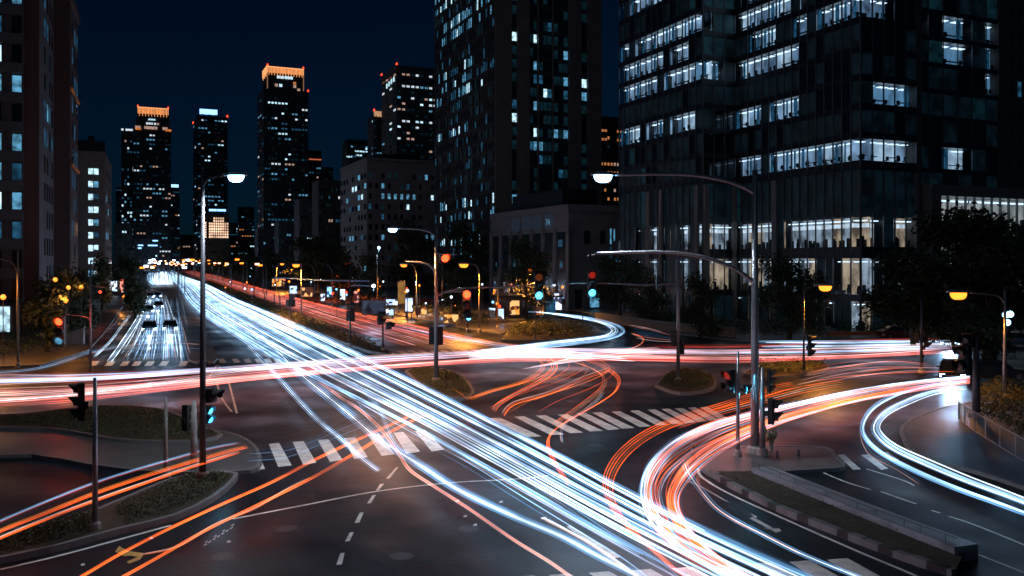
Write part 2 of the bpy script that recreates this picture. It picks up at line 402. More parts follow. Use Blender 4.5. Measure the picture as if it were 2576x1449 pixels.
def room_window(b, fac, u0, u1, z0, z1, blue, r, chair=True, deep=1.5, w=3):
    mb = MB()
    mb.mat(0); fac.quad(mb, u0, u1, z0, z1, -.06)                                  # pane
    mb.mat(1); fac.quad(mb, u0-.1, u1+.1, z0, z1, -deep)                             # back of the room
    mb.mat(2); fac.box(mb, u0+.15, u0+.15+(u1-u0)*r.uniform(.5, .85), z1-.32, z1-.26, -deep*.9, -deep*.45)  # ceiling lamp
    mb.mat(3)
    if r.random() < .35: fac.quad(mb, u0, u0+(u1-u0)*r.uniform(.2, .5), z0, z1-.1, -.3)          # blind / cabinet
    mb.mat(4)
    if chair:
        for k in range(r.choice((1, 1, 2))):
            c = u0+(u1-u0)*r.uniform(.25, .8); w0 = r.uniform(.18, .3); h = r.uniform(.55, .95)
            fac.box(mb, c-w0, c+w0, z0+h*.45, z0+h, -.62, -.5)
            fac.box(mb, c-w0*.8, c+w0*.8, z0+h*.30, z0+h*.42, -.95, -.5); fac.box(mb, c-.04, c+.04, z0, z0+h*.45, -.75, -.68)
        if r.random() < .5: fac.box(mb, u0+.05, u1-.05, z0+.62, z0+.68, -1.2, -.7)
    b.wins.append(((u1-u0)*(z1-z0)*6, mb, [M_pane, M_roomb if blue else r.choice((M_room, M_room, M_room2, M_room3)), M_ceil, M_win['b1'], M_chair]))
core = MB(); band = MB(); mull = MB()
TOP = 62
def inn(p, a, b): return p+AV*a*0+b
polyc = [A+AV*2+NX*-2*0, ]
# core set 1.6 m back from every glazed face
nA = -AV  # outward normal of the fronts
nL = -NX  # outward normal of the long left-hand faces
s = 1.6
cp = [E-nA*s, E+AV*48, D-nL*s-nA*0, Bx-nL*s-nA*s, B-nL*s-nA*s, A-nL*s-nA*s]
core.prism(ccw([(p.x, p.y) for p in cp]), 0, TOP)
off.part('core', core, M_dkwall)
facs = {'far': (Facade(D, Bx), 14), 'step': (Facade(Bx, B), 3), 'near': (Facade(B, A), 16), 'front': (Facade(A, E), 5)}
LIT = {'far': {9: range(0, 14), 8: range(0, 14), 6: range(0, 14), 5: list(range(0, 8))+[9, 10, 11], 4: list(range(0, 7))+list(range(8, 14)), 2: [0, 1, 2, 3, 5, 6, 7, 9, 10, 11, 12]},
       'step': {8: (0,), 4: (0, 1)}, 'near': {8: range(0, 16), 7: range(0, 12), 6: list(range(0, 8))+[9], 5: [2, 3, 4, 5, 6, 7, 8]+[9, 11, 12, 13, 14, 15], 4: range(0, 9), 2: range(0, 9), 0: range(0, 16)},
       'front': {5: (0, 1, 2), 2: (1, 2, 3, 4), 0: (0, 1, 2, 3, 4), 7: (0, 2)}}
rr = rs(5)
for fk, (fac, nb) in facs.items():
    bw = fac.L/nb
    for k in range(-1, 12):
        z = Z0+FH*k
        if k >= 0:
            fac.box(band, -.02 if fk in ('far', 'front') else 0, fac.L, z+WH, z+FH, -1.6, .06)
            for i in range(nb):
                lit = i in LIT[fk].get(k, ()) and rr.random() > .07
                u0, u1 = i*bw+.05, (i+1)*bw-.05
                if lit: room_window(off, fac, u0, u1, z, z+WH, (fk in ('front', 'step') and k in (2, 4, 8)), rr)
                else: off.win(fac, u0, u1, z, z+WH, 'b0' if rr.random() < .03 or (fk == 'step' and k > 3 and rr.random() < .6) else rr.choice('dff'), -.05)
        for i in range(nb+1):
            if k >= 0: fac.box(mull, i*bw-.07, i*bw+.07, z-.85, z+FH-.84, -.04, .12)
# lower storeys: tall glazing between stone piers
for fk in ('near', 'front', 'step', 'far'):
    fac, nb = facs[fk]; bw = fac.L/nb
    fac.box(band, 0, fac.L, 19.5, Z0, -1.6, .08); fac.box(band, 0, fac.L, 8.8, 10.2, -1.6, .1); fac.box(band, 0, fac.L, 3.6, 4.4, -1.6, .1)
    for i in range(nb):
        u0, u1 = i*bw+.06, (i+1)*bw-.06
        dark = {'near': (6,), 'far': (0, 1, 2, 4, 8, 9, 12), 'front': (2,), 'step': ()}[fk]
        for (za, zb, lev) in ((4.4, 8.8, 1), (10.2, 13.8, 2), (13.9, 19.5, 3), (0, 3.6, 0)):
            if lev == 3 or i in dark or (lev == 0 and i % 3) or (fk == 'near' and i in (11, 12) and lev == 1):
                off.win(fac, u0, u1, za, zb, 'b0' if lev == 3 and rr.random() < .1 else 'f', -.05)
            else:
                mb = MB(); mb.mat(0); fac.quad(mb, u0, u1, za, zb, -.06); mb.mat(1); fac.quad(mb, u0-.1, u1+.1, za, zb, -1.5)
                mb.mat(2); fac.box(mb, u0+.1, u1-.1, zb-.5, zb-.38, -1.3, -.6)
                if lev == 2: mb.mat(3); fac.quad(mb, u0, u1, zb-1.25, zb-.75, -1.42)
                mb.mat(4)
                for q in range(3):
                    c = rr.uniform(u0+.15, u1-.15); h = rr.uniform(.4, 1.3); fac.box(mb, c-.14, c+.14, za, za+h, -.8, -.5)
                wk = rr.choice(('a', 'a', 'b'))
                off.wins.append(((u1-u0)*(zb-za)*5, mb, [M_pane, emit('lobby_room_warm', (1.0, .74, .50), .33, False, .8, (.8, .8, .5)) if wk == 'b' else emit('lobby_room', (.66, .82, 1.0), .33, False, .85, (.9, .9, .4)), M_ceil, M_win['w'], M_chair]))
    for i in range(nb+1): fac.box(mull, i*bw-.05, i*bw+.05, 0, 19.5, -.04, .16)
off.part('spandrel', band, M_dkwall); off.part('mullion', mull, M_mull)
for fk, us in (('near', (0.3, 8.8)), ('front', (9.0,)), ('step', (0.3,)), ('far', (9.2, 12.7, 21.8))):
    for u in us: pier = MB(); facs[fk][0].box(pier, u-.35, u+.5 if fk != 'front' else u+.15, 0, 19.3, .2, .55); off.part('pier', pier, M_stone)
off.finish()

# ---- second right-hand tower, stone end wall with slot windows
T0 = E+AV*3.0+NX*.15; T1 = T0+NX*(lambda k: (T0.x-k*T0.y)/(k*NX.y-NX.x))((2515-CX)/FL); T2 = T1+NX*16
tw = Bld('office_tower', 'dark office tower with pale stone end strip, joined right of the glass office', 'office tower', T0)
ft = Facade(T0, T1); fs = Facade(T1, T2)
core = MB(); core.prism(ccw([(p.x, p.y) for p in (T0+AV*1.5, T1+AV*1.5, T1+AV*25, T0+AV*25)]), 0, TOP)
tw.part('core', core, M_dkwall)
band = MB(); mull = MB(); LT = {7: (1,), 6: (), 5: (1, 4), 4: (6,), 2: (), 1: (), 0: (3, 4, 5)}
LT = {4: (3, 4, 6), 3: (6,), 0: (3, 4), 5: (1, 3, 4, 6), 7: (2,)}
nb = 7; bw = ft.L/nb
for k in range(-5, 12):
    z = Z0+FH*k
    ft.box(band, 0, ft.L, z+WH+.2, z+FH, -1.5, .05)
    for i in range(nb):
        if i in LT.get(k, ()): room_window(tw, ft, i*bw+.05, (i+1)*bw-.05, z, z+WH+.2, k != 0, rr)
        else: tw.win(ft, i*bw+.05, (i+1)*bw-.05, z, z+WH+.2, 'b0' if rr.random() < .08 else rr.choice('dff'), -.05)
for i in range(nb+1): ft.box(mull, i*bw-.035, i*bw+.035, 0, TOP, -.04, .1)
tw.part('spandrel', band, wall_mat('spandrel_panel', (.03, .034, .04), rough=.35)); tw.part('mullion', mull, M_mull)
M_dstone = wall_mat('dark_stone', (.10, .09, .085))
wl_ = MB(); wl_.prism(ccw([(p.x, p.y) for p in (T1, T2, T2+AV*24, T1+AV*24)]), 0, TOP); fs.box(wl_, -.5, .0, 0, TOP, -1, .25)
q0 = E-nA*0; fe = Facade(E, T0+NX*.4)
wl_.prism(ccw([(p.x, p.y) for p in (E-AV*.1, E+NX*.85-AV*.1, E+NX*.85+AV*3, E+AV*3)]), 0, TOP)
tw.part('stone_wall', wl_, M_dstone)
for k in range(0, 11):
    z = Z0+FH*k; tw.win(fs, 1.9, 2.6, z+.2, z+2.3, 'e', .03); tw.win(fs, 3.6, 4.3, z+.2, z+2.3, 'b1' if k == 3 else 'e', .03)
# glazed stone-framed podium in front
Q0 = E-AV*1.6+NX*.9; Q1 = Q0+NX*30; fq = Facade(Q0, Q1)
pm = MB(); ztop = 17.9
fq.box(pm, 0, 30, 16.6, ztop, -4.4, 0); fq.box(pm, 0, 1.6, 0, 16.6, -4.4, 0); fq.box(pm, 1.6, 30, 0, 3.6, -4.4, -.2)
fq.box(pm, 1.6, 30, 3.6, 16.6, -4.4, -2.4)
tw.part('podium', pm, M_stone)
mu = MB()
for i in range(14):
    u0 = 1.6+i*1.6
    for (za, zb) in ((12.4, 16.5), (7.4, 12.1), (3.7, 7.1)):
        mb = MB(); mb.mat(0); fq.quad(mb, u0+.06, u0+1.54, za, zb, -.5); mb.mat(1); fq.quad(mb, u0, u0+1.6, za, zb, -2.38)
        mb.mat(2); fq.box(mb, u0+.1, u0+1.5, zb-.5, zb-.36, -2.0, -1.2); mb.mat(4)
        for q in range(2):
            c = rr.uniform(u0+.2, u0+1.4); fq.box(mb, c-.2, c+.2, za, za+rr.uniform(.5, 1.6), -1.6, -1.2)
        tw.wins.append((12, mb, [M_pane, emit('podium_room', (.86, .88, .86), .30, False, .6, (.9, .9, .35)), M_ceil, M_win['w'], M_chair]))
    fq.box(mu, u0-.06, u0+.06, 3.6, 16.6, -.6, -.3)
fq.box(mu, 1.6, 30, 12.1, 12.4, -2.3, -.35); fq.box(mu, 1.6, 30, 7.1, 7.4, -2.3, -.35)
tw.part('podium_frame', mu, M_mull)
tw.finish()

# ---- very tall slab left of it: finned long face, striped stone front
K = pt(1245, 210.0); KL = K+AV*43.6; KR = K+NX*29.0
slab = Bld('office_tower', 'very tall finned slab tower with vertical stone stripes, top out of the frame', 'office tower', K)
body = MB(); H_ = 88
body.prism(ccw([(p.x, p.y) for p in (K, KR, KR+AV*43.6, KL)]), 0, H_); slab.part('body', body, wall_mat('slab_wall', (.045, .048, .055)))
fl = Facade(KL, K); ff = Facade(K, KR)
fin = MB(); nf = 30
for i in range(nf+1): fl.box(fin, i*fl.L/nf-.10, i*fl.L/nf+.10, 8, H_+1, 0, .22)
slab.part('fin', fin, mat('fin_stone', (.13, .12, .115), .8), kind='stuff')
st = MB()
def us(px):  # parameter along the front for a picture column
    k = (px-CX)/FL; return (K.x-k*K.y)/(k*NX.y-NX.x)
SX = [(1245, 1286), (1300, 1331), (1352, 1354), (1389, 1391), (1430, 1461), (1477, 1511)]
for a, b in SX: ff.box(st, us(a), us(b), 0, H_+2, 0, .55)
slab.part('stone_strip', st, wall_mat('warm_stone', (.17, .14, .125), .1, .2))
r_ = rs(3); fh = 3.28
for k in range(2, 27):
    z = 3+fh*k; bright = r_.random()
    for i in range(nf):
        u0 = i*fl.L/nf+.12; u1 = (i+1)*fl.L/nf-.12
        gap = i in (7, 8, 20, 21)
        q = r_.random(); lv = .62 if 8 <= i <= 20 else .38
        kk = 'd'
        if bright < .55 and not gap and q < lv: kk = r_.choice(('b1', 'b1', 'b2', 'b2', 'b3'))
        elif q < .10: kk = 'b1'
        elif q < .35: kk = 'b0'
        slab.win(fl, u0, u1, z, z+r_.choice((1.6, 2.0, 2.4)), kk, .04)
    for a, b, pr in ((1286, 1300, .45), (1332, 1351, .22), (1355, 1388, .25), (1392, 1429, .28), (1462, 1476, .3)):
        ua, ub = us(a), us(b); n = max(1, round((ub-ua)/1.3))
        for i in range(n):
            q = r_.random(); kk = 'b3' if q < pr*.16 else 'b2' if q < pr*.35 else 'b1' if q < pr*.6 else 'b0' if q < .5 else 'd'
            slab.win(ff, ua+(ub-ua)*i/n+.1, ua+(ub-ua)*(i+1)/n-.1, z, z+2.1, kk, .04)
slab.finish()

# ---- low stone podium with tall dark openings
L0 = pt(1430, 150.0); L1 = L0+AV*34; L2 = L0+NX*11.5
low = Bld('stone_building', 'low pale stone hall with tall dark window bays at the foot of the slab tower', 'building', L0)
wmb = MB(); wmb.prism(ccw([(p.x, p.y) for p in (L0, L2, L2+AV*34, L1)]), 0, 18.0)
f1 = Facade(L1, L0); f2 = Facade(L0, L2)
f1.box(wmb, -.2, f1.L+.35, 17.2, 18.3, 0, .35); f2.box(wmb, 0, f2.L, 17.2, 18.3, 0, .35)
for i in range(8): f1.box(wmb, i*f1.L/7-.5, i*f1.L/7+.5, 0, 14.3, 0, .3)
low.part('wall', wmb, wall_mat('podium_stone', (.15, .155, .17)))
M_fas = emit('lit_fascia', (.25, .42, .70), .035, False)
for i in range(7):
    u = i*f1.L/7
    low.win(f1, u+.7, u+f1.L/7-.7, 1.2, 13.6, 'e', .05)
    if i in (2, 3, 4, 5):
        mb = MB(); f1.quad(mb, u+.5, u+f1.L/7-.5, 14.5, 16.9, .06); low.part('fascia_panel', mb, M_fas)
    for z in (3, 7.5, 11):
        if rr.random() < .5: low.win(f1, u+rr.uniform(.8, 2.5), u+rr.uniform(2.6, 3), z, z+rr.uniform(.6, 1.4), 'b1', .09)
for (u0, u1, z0, z1, k) in ((8.2, 8.5, 11.5, 14.2, 'b2'), (8.9, 9.2, 12, 14.2, 'b2'), (8.2, 8.5, 9, 11, 'b1'), (9.9, 10.3, 6.5, 12, 'w'), (10.6, 10.9, 6.5, 12, 'b1'), (9.3, 9.7, 6, 9, 'b1'), (3, 4.2, 11.5, 13.8, 'e'), (6.2, 7.2, 11.5, 13.8, 'e'), (4.2, 6, .5, 3.5, 'b2'), (1.2, 2.6, .3, 3.6, 'e')):
    low.win(f2, u0, u1, z0, z1, k, .05)
roof = MB(); roof.prism(ccw([(p.x, p.y) for p in (L0+NX*2+AV*6, L0+NX*9+AV*6, L0+NX*9+AV*28, L0+NX*2+AV*28)]), 18.0, 21.5); low.part('plant_room', roof, M_dkwall)
tx = bpy.data.curves.new('sign_text', 'FONT'); tx.resolution_u = 3; tx.body = '74'; tx.size = 1.7; tx.extrude = .01
tmp = bpy.data.objects.new('tmp', tx); C.objects.link(tmp); bpy.context.view_layer.update(); tme = bpy.data.meshes.new_from_object(tmp); bpy.data.objects.remove(tmp); to = bpy.data.objects.new('sign_number', tme); C.objects.link(to)
to.parent = low.root; to.location = Vector(f1.P(f1.L*5/7+1.1, 14.9, .12))-low.root.location; to.rotation_euler = (R(90), 0, math.atan2(f1.u.y, f1.u.x))
tme.materials.clear(); tme.materials.append(emit('sign_blue', (.25, .6, .9), .35, False))
low.finish()

# ---- generic towers of the skyline -----------------------------------------
def tower(label, name, cat, cx0, cx1, corner, ytop, d, wallcol, fh, cols, litp, pal, seed, side_cols=3, crown=None, group=None, base=0, wfrac=.66, hfrac=.34, ribs=True, hide=-20):
    """front between picture columns corner..cx1, side between cx0..corner, at distance d"""
    c = pt(corner, d); rr_ = us2(c, cx1); c1 = c+NX*rr_
    sl = us3(c, cx0); c0 = c+AV*sl if sl > .2 else c
    ht = Zat(ytop, d)
    b = Bld(name, label, cat, c, group)
    dep = max(sl, 14)
    mb = MB(); mb.prism(ccw([(p.x, p.y) for p in (c, c1, c1+AV*dep, c+AV*dep)]), base, ht)
    fr = Facade(c, c1); sd = Facade(c0, c) if sl > .2 else None
    n = int((ht-base-2)/fh)
    if ribs:
        for i in range(cols+1): fr.box(mb, fr.L*i/cols-.18, fr.L*i/cols+.18, base, ht, 0, .35)
        for k in range(n): fr.box(mb, 0, fr.L, base+1+fh*k-.25, base+1+fh*k+.25, 0, .25)
    b.part('wall', mb, wall_mat('wall_'+str(seed), wallcol))
    r = rs(seed); colp = [r.uniform(.25, 1.7) for _ in range(cols)]
    for k in range(n):
        z = base+1+fh*k+fh*(1-hfrac)/2; rowp = r.choice((.3, .7, 1, 1, 1.5, 2.6))
        if z < hide: continue
        last = None
        for i in range(cols):
            w = fr.L/cols; q = r.random()
            key = last if last and r.random() < .42 else r.choice(pal) if q < litp*.5*colp[i]*rowp else ('b0' if q > .86 else 'd')
            last = key if key not in ('d', 'b0') else None
            if key == 'd' and r.random() < .5: continue
            b.win(fr, w*i+w*(1-wfrac)/2, w*(i+1)-w*(1-wfrac)/2, z, z+fh*hfrac, key, .06)
        if sd:
            for i in range(side_cols):
                w = sd.L/side_cols; q = r.random()
                key = r.choice(pal) if q < litp*.6*rowp else 'd'
                if key == 'd' and r.random() < .6: continue
                b.win(sd, w*i+w*.2, w*(i+1)-w*.2, z, z+fh*hfrac, key, .06)
    return b, fr, sd, ht
def us2(c, px):
    k = (px-CX)/FL; return (c.x-k*c.y)/(k*NX.y-NX.x)
def us3(c, px):
    k = (px-CX)/FL; v = (c.x-k*c.y)/(k*AV.y-AV.x); return v
P_city = ('b0', 'b1', 'b1', 'b1', 'b2', 'b2', 'b2', 'b3', 'b3', 'w', 'b1', 'p'); P_cool = ('b1', 'b2', 'b2', 'b3'); P_warm = ('p', 'w', 'b2', 'b1')
M_crown = emit('crown_light', (1.0, .30, .07), .6, False, .5, (.35, .35, .1))
M_crownl = emit('crown_bulb', (1.0, .40, .15), 1.35, False)
M_red = emit('aviation_red', (1.0, .06, .02), 2.5, False)
M_bsign = emit('blue_white_sign', (.24, .52, 1.0), 2.8, False)
def beacon(b, p, r=.9):
    mb = MB(); mb.tube([(p[0], p[1], p[2]), (p[0], p[1], p[2]+r*2)], [r, r*.6], 6); b.part('aviation_light', mb, M_red)
def crown(b, fac, z0, z1, n=18, off_=.6):
    mb = MB(); fac.box(mb, 0, fac.L, z0, z1, 0, off_*.5); b.part('crown', mb, M_crown)
    mb = MB()
    for i in range(n+1): fac.box(mb, fac.L*i/n-.15, fac.L*i/n+.15, z0-.4*(z1-z0)*(i % 2), z1, off_*.5, off_)
    fac.box(mb, -.3, fac.L+.3, z1, z1+.5, -1, off_); b.part('crown_lamps', mb, M_crownl)

# tall tower with the lit crown, centre left
t, fr, sd, ht = tower('tallest far tower with a glowing orange crown, centre left of the skyline', 'skyscraper', 'skyscraper', 648, 775, 664, 222, 600, (.035, .04, .048), 3.5, 13, .34, P_city, 21)
c = pt(673, 602); b0 = c; b1 = c+NX*us2(c, 763); up = MB(); up.prism(ccw([(p.x, p.y) for p in (b0, b1, b1+AV*22, b0+AV*22)]), ht-1, Zat(168, 602)); t.part('upper_wall', up, MATS['wall_21'])
fu = Facade(b0, b1); crown(t, fu, Zat(182, 602), Zat(168, 602), 26)
fsd = Facade(b0+AV*20, b0); crown(t, fsd, Zat(184, 602), Zat(167, 602), 6)
for px_, key in ((700, 'w'), (706, 'w'), (712, 'w'), (720, 'b3'), (727, 'w'), (733, 'b3')): t.win(fu, us2(c, px_)-.9, us2(c, px_)+.9, Zat(195, 602), Zat(188, 602), key, .3)
for px_, py_, key in ((695, 212, 'p'), (706, 212, 'b3'), (741, 204, 'o'), (741, 212, 'p'), (751, 220, 'p'), (757, 229, 'b3'), (669, 226, 'b3')): t.win(fu, us2(c, px_)-1.0, us2(c, px_)+1.0, Zat(py_+4, 602), Zat(py_-3, 602), key, .5)
mb = MB(); fu.box(mb, -.4, .2, Zat(222, 602), Zat(168, 602), .1, .4); fu.box(mb, fu.L-.2, fu.L+.4, Zat(222, 602), Zat(168, 602), .1, .4); t.part('corner_lamps', mb, emit('edge_glow', (1, .5, .25), .25, False))
for p in (b0, b1): beacon(t, (p.x, p.y, Zat(165, 602)), .7)
beacon(t, (fr.p1.x, fr.p1.y, ht), .7); t.finish()
t, fr, sd, ht = tower('narrow dark block leaning against the right of the tallest crowned tower', 'skyscraper', 'skyscraper', 776, 808, 777, 378, 640, (.035, .03, .035), 3.4, 5, .3, P_city, 22)
mb = MB(); fr.box(mb, 0, fr.L, Zat(402, 640), Zat(399, 640), .3, .6); t.part('lit_band', mb, emit('red_band', (1, .22, .12), .5, False)); t.finish()
# orange crowned tower further left with a lower wing
t, fr, sd, ht = tower('far tower with a shorter orange lit crown and a lower left wing', 'skyscraper', 'skyscraper', 330, 430, 335, 328, 700, (.025, .028, .034), 3.6, 12, .26, P_warm+P_city, 23)
c = pt(347, 702); b1 = c+NX*us2(c, 423); up = MB(); up.hexa([(q.x, q.y, ht-1) for q in (c-NX*2.2, b1+NX*2.2, b1+NX*2.2+AV*20, c-NX*2.2+AV*20)], [(q.x, q.y, Zat(270, 702)) for q in (c, b1, b1+AV*18, c+AV*18)]); t.part('upper_wall', up, MATS['wall_23'])
fu = Facade(c, b1); crown(t, fu, Zat(285, 702), Zat(270, 702), 20)
for px_ in (376, 382, 388): t.win(fu, us2(c, px_)-.8, us2(c, px_)+.8, Zat(301, 702), Zat(297, 702), 'b3', .9)
for px_, key in ((370, 'w'), (376, 'w'), (382, 'w'), (390, 'w'), (397, 'p')): t.win(fu, us2(c, px_)-.8, us2(c, px_)+.8, Zat(312, 702), Zat(307, 702), key, 1.3)
for px_ in (343, 350, 366, 372, 378, 385, 392, 412, 418): t.win(fu, us2(c, px_)-1, us2(c, px_)+1, Zat(324, 702), Zat(317, 702), 'p', 1.8)
mb = MB(); fu.box(mb, -2, 2.4, Zat(327, 702), Zat(322, 702), 1.5, 2.2); fu.box(mb, fu.L-2.2, fu.L+2.4, Zat(327, 702), Zat(322, 702), 1.5, 2.2); t.part('crown_lamps', mb, M_crown)
for p in (c, b1): beacon(t, (p.x, p.y, Zat(268, 702)), .7)
wl2 = MB(); q0 = pt(305, 706); q1 = q0+NX*us2(q0, 333); wl2.prism(ccw([(p.x, p.y) for p in (q0, q1, q1+AV*16, q0+AV*16)]), 0, Zat(322, 706)); t.part('wing', wl2, MATS['wall_23'])
fw = Facade(q0, q1); r = rs(77)
for k in range(34):
    for i in range(4):
        if r.random() < .3: t.win(fw, fw.L*(i+.2)/4, fw.L*(i+.8)/4, 10+k*2.9, 11.6+k*2.9, r.choice(P_city), .06)
for px_ in (308, 319, 325, 331): t.win(fw, us2(q0, px_)-.9, us2(q0, px_)+.9, Zat(328, 706), Zat(323, 706), 'w', .1)
t.finish()
# tower with the blue-white sign
t, fr, sd, ht = tower('slim far tower with a blinding blue white sign at its top', 'skyscraper', 'skyscraper', 486, 572, 497, 290, 760, (.02, .027, .036), 3.5, 9, .26, P_city, 24)
c = pt(502, 756); q1 = c+NX*us2(c, 547); fu = Facade(c, q1)
mb = MB(); mb.prism(ccw([(p.x, p.y) for p in (c+AV*1, q1+AV*1, q1+AV*8, c+AV*8)]), ht-1, Zat(272, 757)); t.part('sign_frame', mb, MATS['wall_24'])
for i in range(8):
    mb = MB(); fu.box(mb, fu.L*(i+.06)/8, fu.L*(i+.94)/8, Zat(286.5-(i % 3 == 1)*.6, 756), Zat(273.5, 756), -.3, .0); t.part('sign_letter', mb, M_bsign)
beacon(t, (sd.p0.x, sd.p0.y, ht)); beacon(t, (fr.p1.x, fr.p1.y, ht)); t.finish()
# stepped pair behind the beige block
t, fr, sd, ht = tower('broad tower with pale corner and rows of lit windows, just left of the slab tower', 'skyscraper', 'skyscraper', 960, 1100, 998, 163, 470, (.085, .08, .08), 3.15, 9, .42, ('p', 'w', 'w', 'b2', 'b3', 'p'), 25, 4, hide=48)
for i in range(4): t.win(fr, fr.L*(.25+.17*i), fr.L*(.25+.17*i+.13), Zat(212, 470), Zat(195, 470), 'd', .3)
for i in range(4): t.win(sd, sd.L*(.35+.15*i), sd.L*(.35+.15*i+.09), Zat(212-2*i, 475), Zat(200-2*i, 475), 'b3', .3)
for p in (sd.p0, sd.p1, fr.p1): beacon(t, (p.x, p.y, Zat(163, 470)), .6)
mb = MB(); q = fr.P(fr.L*.4, ht); mb.tube([q, (q[0], q[1]+2, q[2]+6)], .12); t.part('antenna', mb, M_mull); t.finish()
t, fr, sd, ht = tower('lower tower with a small orange lit top beside the pale cornered tower', 'skyscraper', 'skyscraper', 936, 968, 940, 290, 500, (.05, .05, .055), 3.1, 4, .2, P_cool, 26, hide=48)
mb = MB(); fr.box(mb, 0, fr.L, Zat(293, 500), Zat(279, 500), 0, .3); t.part('crown', mb, emit('weak_crown', (1, .55, .28), .45, False, .5, (.5, .5, .1))); beacon(t, fr.P(.3, Zat(279, 500)), .6); t.finish()
t, fr, sd, ht = tower('rounded low tower with blue lit bands, left of the stepped pair', 'skyscraper', 'skyscraper', 864, 940, 874, 350, 560, (.02, .024, .03), 3.2, 9, .25, P_cool, 27, hide=40)
for (ya, a, b) in ((372, 918, 934), (379, 893, 934), (389, 895, 910), (394, 872, 884)):
    mb = MB(); fr.box(mb, us2(fr.p0, a), us2(fr.p0, b), Zat(ya+2, 560), Zat(ya-1.5, 560), .06, .3); t.part('lit_band', mb, M_win['b3'])
t.finish()
# beige mid-rise
b, fr, sd, ht = tower('plain beige mid-rise block with small square windows below the pale cornered tower', 'office_block', 'office block', 857, 1110, 923, 402, 300, (.25, .21, .20), 3.55, 12, .20, ('b1', 'b2', 'b3', 'b2'), 28, 9, wfrac=.42, hfrac=.5, ribs=False)
mb = MB(); fr.box(mb, -.3, fr.L, ht, ht+.8, -.5, .4); sd.box(mb, 0, sd.L+.3, ht, ht+.8, -.5, .4); b.part('parapet', mb, MATS['wall_28'])
mb = MB(); q = fr.p0+AV*8+NX*6; mb.prism(ccw([(p.x, p.y) for p in (q, q+NX*16, q+NX*16+AV*8, q+AV*8)]), ht, ht+3.4); b.part('plant_room', mb, M_dkwall)
b.finish()
# middle towers between slab and office
t, fr, sd, ht = tower('dark tower seen in the gap between the slab tower and the glass office', 'skyscraper', 'skyscraper', 1508, 1566, 1510, 292, 330, (.03, .028, .03), 3.3, 7, .2, ('o', 'o', 'p', 'w'), 29, hide=20)
for i in (0, 1, 5, 6):
    for yy in (328, 350): t.win(fr, fr.L*(i+.1)/7, fr.L*(i+.9)/7, Zat(yy+3, 330), Zat(yy-3, 330), 'o', .4)
t.finish()
# ---- left-hand apartment blocks ---------------------------------------------
VA = Vector((-.406, 1, 0)).normalized(); VN = Vector((1, .406, 0)).normalized()
M_brick = wall_mat('red_render', (.12, .066, .062)); M_lgrey = wall_mat('grey_render', (.15, .13, .14))
c1 = pt(98, 98.0); c1b = c1+VA*15.0; c0 = c1-VN*1.45; cL = c0-VN*22
ap = Bld('apartment_block', 'tall red brown apartment block with grey balconies at the left edge', 'apartment block', c1)
H1 = 52
mb = MB(); mb.prism(ccw([(p.x, p.y) for p in (c0, c1, c1b, c1b-VN*26, cL+VA*15, cL)]), 0, H1); ap.part('wall', mb, M_brick)
fside = Facade(c1, c1b); ffr = Facade(cL, c0); bal = MB(); mb2 = MB()
fside.quad(mb2, 0, fside.L, 6.2, H1, .03); ap.part('side_render', mb2, M_lgrey)
g = MB()
for u in (.02, 1.2, 4.5, 7.2, 9.9): ffr.box(g, ffr.L-u-(.18 if u < 1 else .95 if u < 2 else .4), ffr.L-u, 4, H1, 0, .5)
ap.part('pier', g, wall_mat('grey_pier', (.10, .09, .095)))
fh1 = 3.22
r = rs(41)
LW = [('e', 'b1', 'b2', 'b1', 'b2', 'd', 'b2', 'd', 'e'), ('d', 'b1', 'b3', 'b2', 'b2', 'd', 'b2', 'b3', 'b1')]
for k in range(0, 15):
    z = 5.6+fh1*k
    zb_ = 8.0+3.25*k-.3; ffr.box(bal, ffr.L-18, ffr.L-.02, zb_-1.2, zb_-.08, .05, .7)
    for i in range(6):
        if i > 1: key = r.choice(('b2', 'b1', 'e', 'd'))
        else: key = LW[i][k] if k < 9 else r.choice(('b2', 'e'))
        u1 = ffr.L-(.25, 2.2, 4.9, 7.6, 10.3, 13)[i]; ap.win(ffr, u1-(.9 if i == 0 else 2.2), u1, zb_, zb_+1.85, key, .06)
    for j, u in enumerate((4.5, 7.2, 9.6, 12.2)):
        key = r.choice(('b1', 'b2', 'e', 'd', 'd', 'b1')) if k in (5, 6, 10, 12, 13, 9) else r.choice(('d', 'd', 'e', 'b0'))
        ap.win(fside, u, u+1.35, z+.3, z+2.35, key, .05)
ap.part('balcony', bal, wall_mat('balcony_grey', (.11, .12, .135)))
mb = MB(); ffr.box(mb, ffr.L-18, ffr.L, 3.9, 4.3, .0, 2.2); ap.part('canopy', mb, M_dkwall)
mb = MB(); ffr.quad(mb, ffr.L-3.0, ffr.L-1.4, .6, 3.4, .08); ffr.quad(mb, ffr.L-4.9, ffr.L-3.3, .6, 3.4, .08); ap.part('shop_window', mb, M_win['b3'])
ap.finish()
d0 = c1b+VN*1.9; d1 = d0+VA*12
ap2 = Bld('apartment_block', 'narrower red brown apartment wing stepping out behind the left edge block', 'apartment block', d0)
H2 = Zat(3, d0.y); mb = MB(); mb.prism(ccw([(p.x, p.y) for p in (d0, d1, d1-VN*20, d0-VN*20)]), 0, H2); ap2.part('wall', mb, M_brick)
fa = Facade(d0, d1); fb = Facade(d0-VN*6, d0)
for k in range(1, 12):
    z = 5.2+3.25*k
    for u in (2.0, 5.5, 8.8): ap2.win(fa, u, u+1.5, z, z+2.1, r.choice(('d', 'e', 'b0', 'b1')), .05)
    if k in (5, 8): mb = MB(); fa.box(mb, 0, 12, z-.6, z-.3, .05, .25); ap2.part('lit_ledge', mb, emit('orange_ledge', (1, .3, .08), .09, False, .7, (.4, .4, .4)))
